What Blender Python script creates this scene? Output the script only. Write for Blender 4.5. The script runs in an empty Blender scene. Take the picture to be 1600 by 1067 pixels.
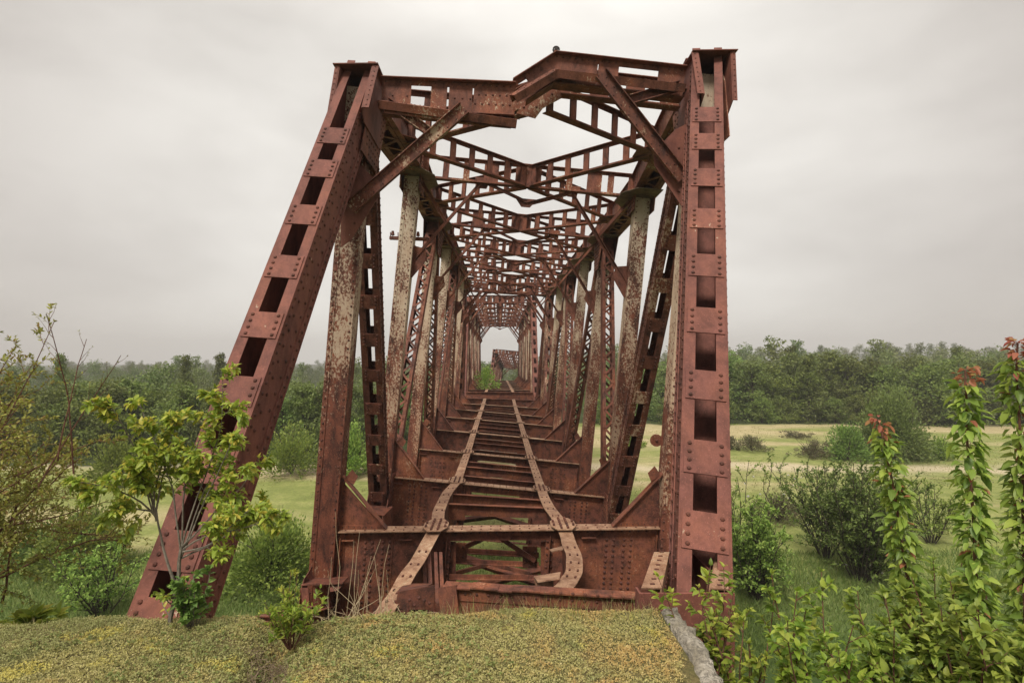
import bpy, math, random
import numpy as np
R = math.radians
rng = np.random.default_rng(7)
random.seed(7)
sc = bpy.context.scene
F = 850.0          # focal length in photo pixels (photo is 1600 x 1067)
# ---------------------------------------------------------------- camera
cam = bpy.data.cameras.new("camera")
cam.sensor_width = 36.0
cam.lens = 36.0 * F / 1600.0
cam.shift_x = (800 - 780) / 1600.0
cam.shift_y = -(533.5 - 565) / 1600.0
cam.clip_start = 0.05
cam.clip_end = 3000
camo = bpy.data.objects.new("camera", cam)
sc.collection.objects.link(camo)
camo.location = (0, 0, 0)
camo.rotation_euler = (R(90), 0, 0)
sc.camera = camo
# ---------------------------------------------------------------- exposure
vs = sc.view_settings
vs.view_transform = 'Standard'
vs.look = 'None'
vs.exposure = 1.08
vs.gamma = 1.0
vs.use_curve_mapping = False
# ---------------------------------------------------------------- sky
SUN_EL, SUN_AZ = 52.0, 205.0      # soft sun above the overcast, behind the camera
world = bpy.data.worlds.new("World")
sc.world = world
world.use_nodes = True
nt = world.node_tree
nt.nodes.clear()
def wn(t, **k):
    n = nt.nodes.new(t)
    for a, b in k.items():
        setattr(n, a, b)
    return n
out = wn('ShaderNodeOutputWorld')
bg = wn('ShaderNodeBackground')
bg.inputs['Strength'].default_value = 0.10
sky = wn('ShaderNodeTexSky', sky_type='NISHITA', sun_disc=False)
sky.sun_elevation = R(SUN_EL)
sky.sun_rotation = R(SUN_AZ)
tc = wn('ShaderNodeTexCoord')
mp = wn('ShaderNodeMapping')
mp.inputs['Scale'].default_value = (1.0, 1.0, 2.2)
mp.inputs['Rotation'].default_value = (0, R(12), 0)
n1 = wn('ShaderNodeTexNoise')
n1.inputs['Scale'].default_value = 2.9
n1.inputs['Detail'].default_value = 7
n1.inputs['Roughness'].default_value = 0.5
n1.inputs['Distortion'].default_value = 0.15
nt.links.new(tc.outputs['Generated'], mp.inputs['Vector'])
nt.links.new(mp.outputs[0], n1.inputs['Vector'])
rp = wn('ShaderNodeValToRGB')
rp.color_ramp.elements[0].position = 0.30
rp.color_ramp.elements[0].color = (3.55, 3.36, 3.17, 1)
rp.color_ramp.elements[1].position = 0.62
rp.color_ramp.elements[1].color = (4.55, 4.38, 4.16, 1)
nt.links.new(n1.outputs['Fac'], rp.inputs['Fac'])
# brighter patch of thin cloud around one direction
dotn = wn('ShaderNodeVectorMath', operation='DOT_PRODUCT')
v = np.array([0.0, 1.0, 0.34]); v /= np.linalg.norm(v)
dotn.inputs[1].default_value = tuple(v)
nt.links.new(tc.outputs['Generated'], dotn.inputs[0])
r2 = wn('ShaderNodeValToRGB')
r2.color_ramp.interpolation = 'EASE'
r2.color_ramp.elements[0].position = 0.62
r2.color_ramp.elements[0].color = (0.66, 0.625, 0.60, 1)
r2.color_ramp.elements[1].position = 0.99
r2.color_ramp.elements[1].color = (1.02, 1.02, 1.0, 1)
nt.links.new(dotn.outputs['Value'], r2.inputs['Fac'])
mul = wn('ShaderNodeMix', data_type='RGBA', blend_type='MULTIPLY')
mul.inputs[0].default_value = 1.0
nt.links.new(rp.outputs[0], mul.inputs[6])
nt.links.new(r2.outputs[0], mul.inputs[7])
sepw = wn('ShaderNodeSeparateXYZ')
nt.links.new(tc.outputs['Generated'], sepw.inputs[0])
zen = wn('ShaderNodeMapRange')                 # overcast is brightest overhead; boosted here out of view to lift ambient light
for k_, v_ in ((1, 0.50), (2, 0.95), (3, 1.0), (4, 2.9)): zen.inputs[k_].default_value = v_
nt.links.new(sepw.outputs[2], zen.inputs[0])
zm = wn('ShaderNodeVectorMath', operation='SCALE')
nt.links.new(mul.outputs[2], zm.inputs[0]); nt.links.new(zen.outputs[0], zm.inputs['Scale'])
mx = wn('ShaderNodeMix', data_type='RGBA')
mx.inputs[0].default_value = 0.97
nt.links.new(sky.outputs[0], mx.inputs[6])
nt.links.new(zm.outputs[0], mx.inputs[7])
nt.links.new(mx.outputs[2], bg.inputs['Color'])
nt.links.new(bg.outputs[0], out.inputs[0])
# ---------------------------------------------------------------- sun
sl = bpy.data.lights.new("sun", 'SUN')
sl.energy = 1.5
sl.angle = R(14)
sl.color = (1.0, 0.95, 0.86)
so = bpy.data.objects.new("sun", sl)
sc.collection.objects.link(so)
so.rotation_euler = (R(90 - SUN_EL), 0, R(180 - SUN_AZ))

# ================================================================ helpers
def at(u, v, d):
    "world point seen at photo pixel (u, v) when it stands d metres away"
    return np.array([(u - 780) / F * d, d, (565 - v) / F * d])
def unit(a):
    a = np.asarray(a, float)
    return a / max(1e-9, np.linalg.norm(a))
class MB:
    def __init__(s):
        s.v = []; s.f = []; s.n = 0; s.riv = []
    def add(s, vs_, fs):
        b = s.n
        s.v.extend([tuple(p) for p in vs_]); s.n += len(vs_)
        s.f.extend([tuple(b + i for i in f) for f in fs])
    def box(s, fr, xr, yr, zr):
        o, X, Y, Z = fr
        P = [o + X * x + Y * y + Z * z for z in zr for y in yr for x in xr]
        s.add(P, [(0, 2, 3, 1), (4, 5, 7, 6), (0, 1, 5, 4), (2, 6, 7, 3), (0, 4, 6, 2), (1, 3, 7, 5)])
    def dbox(s, fr, xr, yr, zr):
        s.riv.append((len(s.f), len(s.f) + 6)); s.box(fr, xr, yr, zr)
    def prism(s, fr, poly, yr):
        "poly in the frame's (x, z) plane, extruded along y"
        o, X, Y, Z = fr
        n = len(poly)
        P = [o + X * a + Y * yr[0] + Z * b for a, b in poly] + [o + X * a + Y * yr[1] + Z * b for a, b in poly]
        fs = [tuple(range(n)), tuple(range(2 * n - 1, n - 1, -1))]
        fs += [(i, i + n, (i + 1) % n + n, (i + 1) % n) for i in range(n)]
        s.add(P, fs)
    def rivet(s, p, nrm, r=0.014):
        nrm = unit(nrm)
        a = unit(np.cross(nrm, (0.31, 0.5, 0.81))); b = np.cross(nrm, a)
        P = []
        for rr, h in ((1.0, 0.0), (0.78, 0.55)):
            for k in range(6):
                t = k * math.pi / 3
                P.append(p + (a * math.cos(t) + b * math.sin(t)) * r * rr + nrm * r * h)
        P.append(p + nrm * r * 0.85)
        fs = [(k, (k + 1) % 6, 6 + (k + 1) % 6, 6 + k) for k in range(6)]
        fs += [(6 + k, 6 + (k + 1) % 6, 12) for k in range(6)]
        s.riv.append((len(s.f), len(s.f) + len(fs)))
        s.add(P, fs)
    def tube(s, pts, rad, sides=6):
        pts = [np.asarray(p, float) for p in pts]
        n = len(pts); P = []
        for i, p in enumerate(pts):
            t = unit(pts[min(i + 1, n - 1)] - pts[max(i - 1, 0)])
            a = unit(np.cross(t, (0.13, 0.21, 0.97) if abs(t[2]) < 0.9 else (1, 0.1, 0)))
            b = np.cross(t, a)
            r = rad[i] if hasattr(rad, '__len__') else rad
            for k in range(sides):
                c = 2 * math.pi * k / sides
                P.append(p + (a * math.cos(c) + b * math.sin(c)) * r)
        fs = [(i * sides + k, i * sides + (k + 1) % sides, (i + 1) * sides + (k + 1) % sides, (i + 1) * sides + k)
              for i in range(n - 1) for k in range(sides)]
        fs += [tuple(range(sides)), tuple(range(n * sides - 1, (n - 1) * sides - 1, -1))]
        s.add(P, fs)
def mesh_obj(name, V, Fc, mat, parent=None, base=None, smooth=False):
    V = np.asarray(V, float).reshape(-1, 3)
    if base is None:
        base = np.array(parent['_base']) if parent is not None and '_base' in parent else np.zeros(3)
    me = bpy.data.meshes.new(name)
    if isinstance(Fc, np.ndarray):
        n, k = Fc.shape
        me.vertices.add(len(V)); me.vertices.foreach_set('co', (V - base).ravel())
        me.loops.add(n * k); me.loops.foreach_set('vertex_index', Fc.ravel().astype(np.int32))
        me.polygons.add(n)
        me.polygons.foreach_set('loop_start', np.arange(0, n * k, k, dtype=np.int32))
        me.polygons.foreach_set('loop_total', np.full(n, k, dtype=np.int32))
        me.update(calc_edges=True)
    else:
        me.from_pydata([tuple(p) for p in (V - base)], [], Fc)
    me.materials.append(mat)
    if smooth:
        me.polygons.foreach_set('use_smooth', np.ones(len(me.polygons), dtype=bool))
    me.update()
    o = bpy.data.objects.new(name, me)
    sc.collection.objects.link(o)
    if parent is not None:
        o.parent = parent
    return o
def part(name, mb, mat, parent, smooth=False):
    o = mesh_obj(name, mb.v, mb.f, mat, parent, smooth=smooth)
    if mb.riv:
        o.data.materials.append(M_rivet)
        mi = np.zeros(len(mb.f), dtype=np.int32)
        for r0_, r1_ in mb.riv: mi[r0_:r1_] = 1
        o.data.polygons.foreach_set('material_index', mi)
    if '_base' in parent:
        o['_base'] = list(parent['_base'])
    return o
def thing(name, loc, label, cat, group=None):
    o = bpy.data.objects.new(name, None)
    sc.collection.objects.link(o)
    o.location = tuple(loc); o['_base'] = [float(c) for c in loc]
    o.empty_display_size = 0.2
    o['label'] = label; o['category'] = cat
    if group: o['group'] = group
    return o
def frame(A, B, xh):
    A = np.asarray(A, float); B = np.asarray(B, float)
    Z = unit(B - A); X = np.asarray(xh, float); X = unit(X - Z * X.dot(Z)); Y = np.cross(Z, X)
    return (A, X, Y, Z), float(np.linalg.norm(B - A))

# ================================================================ materials
def newmat(name):
    m = bpy.data.materials.new(name); m.use_nodes = True
    t = m.node_tree; t.nodes.clear()
    return m, t
def N(t, typ, ins=None, **k):
    n = t.nodes.new(typ)
    for a, b in k.items(): setattr(n, a, b)
    if ins:
        for a, b in ins.items():
            if isinstance(b, bpy.types.NodeSocket): t.links.new(b, n.inputs[a])
            else: n.inputs[a].default_value = b
    return n
def ramp(t, fac, stops, interp='LINEAR'):
    n = t.nodes.new('ShaderNodeValToRGB'); cr = n.color_ramp; cr.interpolation = interp
    while len(cr.elements) < len(stops): cr.elements.new(0.5)
    for e, (p, c) in zip(cr.elements, stops):
        e.position = p; e.color = (*c, 1) if len(c) == 3 else c
    t.links.new(fac, n.inputs['Fac'])
    return n.outputs['Color']
def noise(t, vec, scale, detail=5, rough=0.55, dist=0.0):
    return N(t, 'ShaderNodeTexNoise', {'Vector': vec, 'Scale': scale, 'Detail': detail, 'Roughness': rough, 'Distortion': dist}).outputs['Fac']
def mixc(t, fac, a, b, mode='MIX'):
    n = N(t, 'ShaderNodeMix', data_type='RGBA', blend_type=mode)
    for i, x in ((0, fac), (6, a), (7, b)):
        if isinstance(x, bpy.types.NodeSocket): t.links.new(x, n.inputs[i])
        else: n.inputs[i].default_value = (*x, 1) if isinstance(x, tuple) and len(x) == 3 else x
    return n.outputs[2]
def math_(t, op, a, b=0.0, clamp=False):
    n = t.nodes.new('ShaderNodeMath'); n.operation = op; n.use_clamp = clamp
    for i, x in ((0, a), (1, b)):
        if isinstance(x, bpy.types.NodeSocket): t.links.new(x, n.inputs[i])
        else: n.inputs[i].default_value = x
    return n.outputs[0]
def finish(t, col, rough=0.8, bump=None, bstr=0.3, bdist=0.01, spec=0.25):
    p = N(t, 'ShaderNodeBsdfPrincipled')
    for k, x in (('Base Color', col), ('Roughness', rough), ('Specular IOR Level', spec)):
        if isinstance(x, bpy.types.NodeSocket): t.links.new(x, p.inputs[k])
        else: p.inputs[k].default_value = (*x, 1) if isinstance(x, tuple) and len(x) == 3 else x
    if bump is not None:
        b = N(t, 'ShaderNodeBump', {'Height': bump, 'Strength': bstr, 'Distance': bdist})
        t.links.new(b.outputs[0], p.inputs['Normal'])
    o = N(t, 'ShaderNodeOutputMaterial'); t.links.new(p.outputs[0], o.inputs[0])
    return p
def rust(name, red, dark, orange, paint, paint_lo, paint_hi, zlo=None, zhi=None, zamt=0.0, rusty=0.5, grime=0.5, scale=1.0, fl=30.0, streak=0.6, paint_low=None):
    """oxide primer under rust with peeling pale paint; more paint is left high up on the posts (zamt)"""
    m, t = newmat(name)
    tc_ = N(t, 'ShaderNodeTexCoord'); co = tc_.outputs['Object']
    st = N(t, 'ShaderNodeMapping', {'Vector': co, 'Scale': (1.0, 1.0, streak)}).outputs[0]
    sp_ = N(t, 'ShaderNodeMapping', {'Vector': co, 'Scale': (1.0, 1.0, 0.7)}).outputs[0]
    rnd = N(t, 'ShaderNodeObjectInfo').outputs['Random']
    big = noise(t, st, 1.7 * scale, 4, 0.6)
    mid = noise(t, st, 7.0 * scale, 7, 0.65, 0.4)
    fine = noise(t, co, 38.0 * scale, 6, 0.7)
    c = mixc(t, ramp(t, mid, [(0.42, (0, 0, 0)), (0.62, (1, 1, 1))]), red, dark)
    c = mixc(t, math_(t, 'MULTIPLY', ramp(t, big, [(0.45, (0, 0, 0)), (0.7, (1, 1, 1))]), rusty), c, orange)
    c = mixc(t, math_(t, 'MULTIPLY', ramp(t, fine, [(0.5, (0, 0, 0)), (0.66, (1, 1, 1))]), grime), c, dark)
    run = noise(t, N(t, 'ShaderNodeMapping', {'Vector': co, 'Scale': (9.0, 9.0, 0.7)}).outputs[0], 2.2 * scale, 5, 0.6, 0.2)
    c = mixc(t, ramp(t, run, [(0.52, (0, 0, 0)), (0.68, (0.65, 0.65, 0.65))]), c, tuple(0.5 * a_ + 0.5 * b_ for a_, b_ in zip(dark, red)))
    spk = noise(t, co, 70.0 * scale, 3, 0.6)
    c = mixc(t, ramp(t, spk, [(0.60, (0, 0, 0)), (0.68, (0.7, 0.7, 0.7))]), c, tuple(min(1, 1.7 * v) for v in red))
    # peeling paint: flakes broken up by a fine noise, gathered in patches by a coarse one
    f1 = noise(t, sp_, fl * scale, 8, 0.75, 0.35)
    s = math_(t, 'ADD', math_(t, 'MULTIPLY', f1, 0.56), math_(t, 'MULTIPLY', big, 0.44))
    s = math_(t, 'ADD', s, math_(t, 'MULTIPLY', math_(t, 'SUBTRACT', rnd, 0.5), 0.04))
    if zamt:
        z = N(t, 'ShaderNodeSeparateXYZ', {0: co}).outputs[2]
        zz = N(t, 'ShaderNodeMapRange', {0: z, 1: zlo, 2: zhi, 3: -0.5 * zamt, 4: 0.5 * zamt}).outputs[0]
        s = math_(t, 'ADD', s, zz)
    pm = ramp(t, s, [(paint_lo, (0, 0, 0)), (paint_hi, (1, 1, 1))])
    pc = mixc(t, ramp(t, mid, [(0.35, (0, 0, 0)), (0.7, (1, 1, 1))]), paint, tuple(0.6 * a + 0.4 * b for a, b in zip(paint, orange)))
    if paint_low: pc = mixc(t, N(t, 'ShaderNodeMapRange', {0: z, 1: 2.5, 2: 9.5, 3: 0.0, 4: 1.0}).outputs[0], mixc(t, mid, paint_low, tuple(v * 0.6 for v in paint_low)), pc)
    c = mixc(t, pm, c, pc)
    hsv = N(t, 'ShaderNodeHueSaturation', {'Color': c, 'Value': math_(t, 'ADD', math_(t, 'MULTIPLY', rnd, 0.3), 0.85)})
    h = math_(t, 'ADD', math_(t, 'MULTIPLY', fine, 0.5), math_(t, 'MULTIPLY', pm, 0.5))
    finish(t, hsv.outputs[0], 0.72, h, 0.45, 0.006, 0.3)
    return m
OX = (0.190, 0.070, 0.052); DK = (0.050, 0.020, 0.014); ORG = (0.30, 0.085, 0.028); CR = (0.60, 0.52, 0.38)
M_post = rust('oxide_red_paint', OX, (0.105, 0.038, 0.028), (0.27, 0.098, 0.058), CR, 0.635, 0.665, rusty=0.6, grime=0.45, fl=20.0)
M_peel = rust('peeling_cream_paint', (0.19, 0.062, 0.036), DK, ORG, (0.56, 0.48, 0.36), 0.508, 0.545, 1.4, 9.5, 0.12, 0.7, 0.6, 1.0, 27.0, 0.45, (0.42, 0.25, 0.15))
M_mid = rust('rusty_brown_steel', (0.18, 0.065, 0.042), DK, ORG, CR, 0.60, 0.68, rusty=0.5, grime=0.6)
M_top = rust('overhead_rust', (0.200, 0.074, 0.048), (0.07, 0.027, 0.018), (0.38, 0.12, 0.05), (0.50, 0.42, 0.30), 0.575, 0.62, rusty=0.6, grime=0.5)
M_web = rust('floor_beam_rust', (0.18, 0.064, 0.042), (0.055, 0.024, 0.017), (0.36, 0.12, 0.050), (0.50, 0.36, 0.24), 0.59, 0.66, rusty=0.75, grime=0.75, streak=0.85)
M_deck = rust('worn_flange_rust', (0.36, 0.22, 0.14), (0.17, 0.085, 0.05), (0.40, 0.21, 0.11), (0.58, 0.48, 0.34), 0.54, 0.70, rusty=0.5, grime=0.55, streak=1.0)
M_fleck = rust('flecked_brown_steel', (0.18, 0.065, 0.042), DK, ORG, (0.50, 0.40, 0.28), 0.545, 0.585, rusty=0.5, grime=0.6, fl=24.0)
M_under = rust('stained_underside', (0.20, 0.13, 0.085), (0.09, 0.065, 0.045), (0.24, 0.12, 0.07), (0.5, 0.45, 0.35), 0.56, 0.62, rusty=0.4, grime=0.6)
M_rivet = rust('rust_shaded_rivet_heads', (0.115, 0.042, 0.030), (0.05, 0.022, 0.016), (0.20, 0.07, 0.035), (0.4, 0.3, 0.2), 0.70, 0.76)  # rivet rust, darkened so the colour also carries the shadows round the heads
# ================================================================ steel members
def strip_rivets(mb, fr, xs, y, z0, z1, pitch, nrm, r=0.014, stag=True):
    o, X, Y, Z = fr
    for i, x in enumerate(xs):
        z = z0 + (pitch / 2 if (stag and i % 2) else 0)
        while z < z1:
            mb.rivet(o + X * x + Y * y + Z * z, nrm, r); z += pitch
def batten_post(name, A, B, lat, W, D, mat, parent, bl, gap, rear_open=False, riv=True, flange=0.10, start=0.2, battens_as_parts=False, cap=None, vs_at=None):
    fr, L = frame(A, B, lat); o, X, Y, Z = fr
    mb = MB(); h = W / 2; g = 0.014
    for s in (-1, 1):
        x0, x1 = sorted((s * h, s * (h - g)))
        mb.box(fr, (x0, x1), (-D / 2, D / 2), (0, L))
        fx = sorted((s * (h + 0.004), s * (h - flange)))
        mb.box(fr, fx, (-D / 2 - g, -D / 2 - 0.001), (0, L))
        ax = sorted((s * (h + 0.016), s * (h + 0.003)))
        mb.box(fr, ax, (-D / 2 - g, -D / 2 + 0.09), (0, L)); mb.box(fr, ax, (D / 2 - 0.09, D / 2), (0, L))
        if rear_open:
            mb.box(fr, fx, (D / 2 + 0.001, D / 2 + g), (0, L))
        if riv:
            for k, y in enumerate((-D / 2 + 0.045, D / 2 - 0.045)):
                z = 0.05 + k * 0.06
                while z < L:
                    mb.rivet(o + X * s * (h + 0.016) + Y * y + Z * z, X * s, 0.021); z += 0.12
            for k, y in enumerate((-D / 6, D / 6)):
                z = 0.1 + k * 0.1
                while z < L:
                    mb.rivet(o + X * s * h + Y * y + Z * z, X * s, 0.021); z += 0.2
    if not rear_open:
        mb.box(fr, (-h - 0.03, h + 0.03), (D / 2 + 0.002, D / 2 + 0.016), (0, L))
    po = part(name, mb, mat, parent)
    z = start; mb2 = MB()
    zs = None
    if vs_at:
        zz = np.linspace(0, L, 4000); pp = o[None] - Y[None] * (D / 2 + g) + Z[None] * zz[:, None]
        vv = 565 - F * pp[:, 2] / pp[:, 1]
        zs = sorted(float(zz[np.argmin(np.abs(vv - q))]) - bl / 2 for q in vs_at)
        zs = [max(0.01, q) for q in zs]
    while (zs if zs is not None else z + bl < L - 0.02):
        if zs is not None: z = zs.pop(0)
        for sgn in ((-1, 1) if rear_open else (-1,)):
            b = MB()
            y0, y1 = sorted((sgn * (D / 2 + g + 0.001), sgn * (D / 2 + g + 0.013)))
            b.box(fr, (-h + 0.012, h - 0.012), (y0, y1), (z, z + bl))
            if riv:
                for s in (-1, 1):
                    n = 4
                    for k in range(n):
                        b.rivet(o + X * s * (h - 0.06) + Y * sgn * (D / 2 + g + 0.013) + Z * (z + bl * (k + 0.5) / n), Y * sgn, 0.022)
            part('batten_plate', b, mat, po)
        z += bl + gap
    return po
def laced_post(name, A, B, lat, W, D, mat, parent, detail=2):
    fr, L = frame(A, B, lat); o, X, Y, Z = fr
    mb = MB(); h = W / 2
    for s in (-1, 1):
        mb.box(fr, sorted((s * h, s * (h - 0.012))), (-D / 2, D / 2), (0, L))
        for t in (-1, 1):
            mb.box(fr, sorted((s * h, s * (h - 0.085))), sorted((t * (D / 2 + 0.001), t * (D / 2 + 0.012))), (0, L))
    for t in (-1, 1):
        mb.box(fr, (-h + 0.01, h - 0.01), sorted((t * (D / 2 + 0.013), t * (D / 2 + 0.024))), (0.0, 0.6))
        mb.box(fr, (-h + 0.01, h - 0.01), sorted((t * (D / 2 + 0.013), t * (D / 2 + 0.024))), (L - 0.7, L))
        z = 0.6; s = 1; y = t * (D / 2 + 0.018); st = W * 0.75
        while z + st < L - 0.65:
            P = o + X * (-s * (h - 0.05)) + Y * y + Z * z; Q = o + X * (s * (h - 0.05)) + Y * y + Z * (z + st)
            f2, l2 = frame(P, Q, Y)
            mb.box(f2, (-0.005, 0.005), (-0.028, 0.028), (-0.02, l2 + 0.02))
            if detail > 1:
                mb.rivet(P - Y * 0.006 * (1 if t < 0 else -1), Y * t, 0.014)
            z += st; s = -s
    return part(name, mb, mat, parent)
def solid_post(name, A, B, lat, W, D, mat, parent, riv=True):
    fr, L = frame(A, B, lat); o, X, Y, Z = fr
    mb = MB(); h = W / 2
    for t in (-1, 1):
        mb.box(fr, (-h, h), sorted((t * (D / 2 - 0.02), t * D / 2)), (0, L))
        for s in (-1, 1):
            mb.box(fr, sorted((s * (h + 0.004), s * (h - 0.075))), sorted((t * (D / 2 + 0.001), t * (D / 2 + 0.012))), (0, L))
            if riv and t < 0:
                z = 0.06
                while z < L:
                    mb.rivet(o + X * s * (h - 0.035) + Y * t * (D / 2 + 0.012) + Z * z, Y * t, 0.018); z += 0.13
    for s in (-1, 1):
        mb.box(fr, sorted((s * (h - 0.012), s * h * 0.985)), (-D / 2 + 0.021, D / 2 - 0.021), (0, L))
        if riv:
            z = 0.1
            while z < L:
                mb.rivet(o + X * s * h * 0.985 + Y * (-D / 2 + 0.07) + Z * z, X * s, 0.012)
                z += 0.16
    return part(name, mb, mat, parent)
def angle_bar(mb, A, B, up, a=0.08, th=0.01, riv=0.0, both=False):
    fr, L = frame(A, B, up); o, X, Y, Z = fr
    mb.box(fr, (-a / 2, a / 2), (-th / 2, th / 2), (0, L))
    if both:
        mb.box(fr, (a / 2 - th, a / 2), (-a, -th / 2 - 0.0005), (0, L)); mb.box(fr, (a / 2 - th, a / 2), (th / 2 + 0.0005, a), (0, L))
    else:
        mb.box(fr, (a / 2 - th, a / 2), (th / 2 + 0.0005, a), (0, L))
    if riv:
        z = 0.08
        while z < L - 0.03:
            mb.rivet(o - Y * th / 2 + Z * z, -Y, 0.011); z += riv
    return fr, L
def ladder(mb, A, B, up, H, bw=0.12, gap=0.34, ch=0.085, centre_plate=False, riv=False, wide=None):
    """two chord angles with upright battens between them: A, B are centre-line points"""
    up = unit(up); A = np.asarray(A, float); B = np.asarray(B, float)
    for s in (-1, 1):
        fr, L = frame(A + up * s * (H / 2), B + up * s * (H / 2), up)
        o, X, Y, Z = fr
        mb.box(fr, (-0.035, 0.035), (-0.007, 0.007), (0, L))
        mb.box(fr, (0.029 * s - 0.006, 0.029 * s + 0.006), (-ch, ch), (0, L))
        if riv:
            z = 0.1
            while z < L:
                mb.rivet(o - Y * 0.007 + Z * z, -Y, 0.011); mb.rivet(o + Y * 0.007 + Z * z, Y, 0.011); z += 0.14
    fr, L = frame(A, B, up)
    n = max(2, int(round(L / (bw + gap))))
    st = (L - bw) / n
    for i in range(n + 1):
        w = bw
        if wide and i in wide: w = bw * 2.4
        z = i * st
        mb.box(fr, (-H / 2, H / 2), (-0.02, -0.009), (z, z + w)); mb.box(fr, (-H / 2, H / 2), (0.009, 0.02), (z, z + w))
    if centre_plate:
        mb.box(fr, (-H / 2 - 0.05, H / 2 + 0.05), (-0.033, -0.022), (L / 2 - 0.3, L / 2 + 0.3))
        mb.box(fr, (-H / 2 - 0.05, H / 2 + 0.05), (0.022, 0.033), (L / 2 - 0.3, L / 2 + 0.3))
def plate(mb, P, X, Zv, poly, th, nrm_shift=0.0, riv=None, r=0.021):
    X = unit(X); Zv = unit(Zv - X * np.dot(Zv, X)); Y = np.cross(Zv, X)
    mb.prism((P, X, Y, Zv), poly, (nrm_shift - th / 2, nrm_shift + th / 2))
    if riv:
        for (a, b) in riv:
            for s in (-1, 1):
                mb.rivet(P + X * a + Zv * b + Y * (nrm_shift + s * th / 2), Y * s, r)

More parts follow.
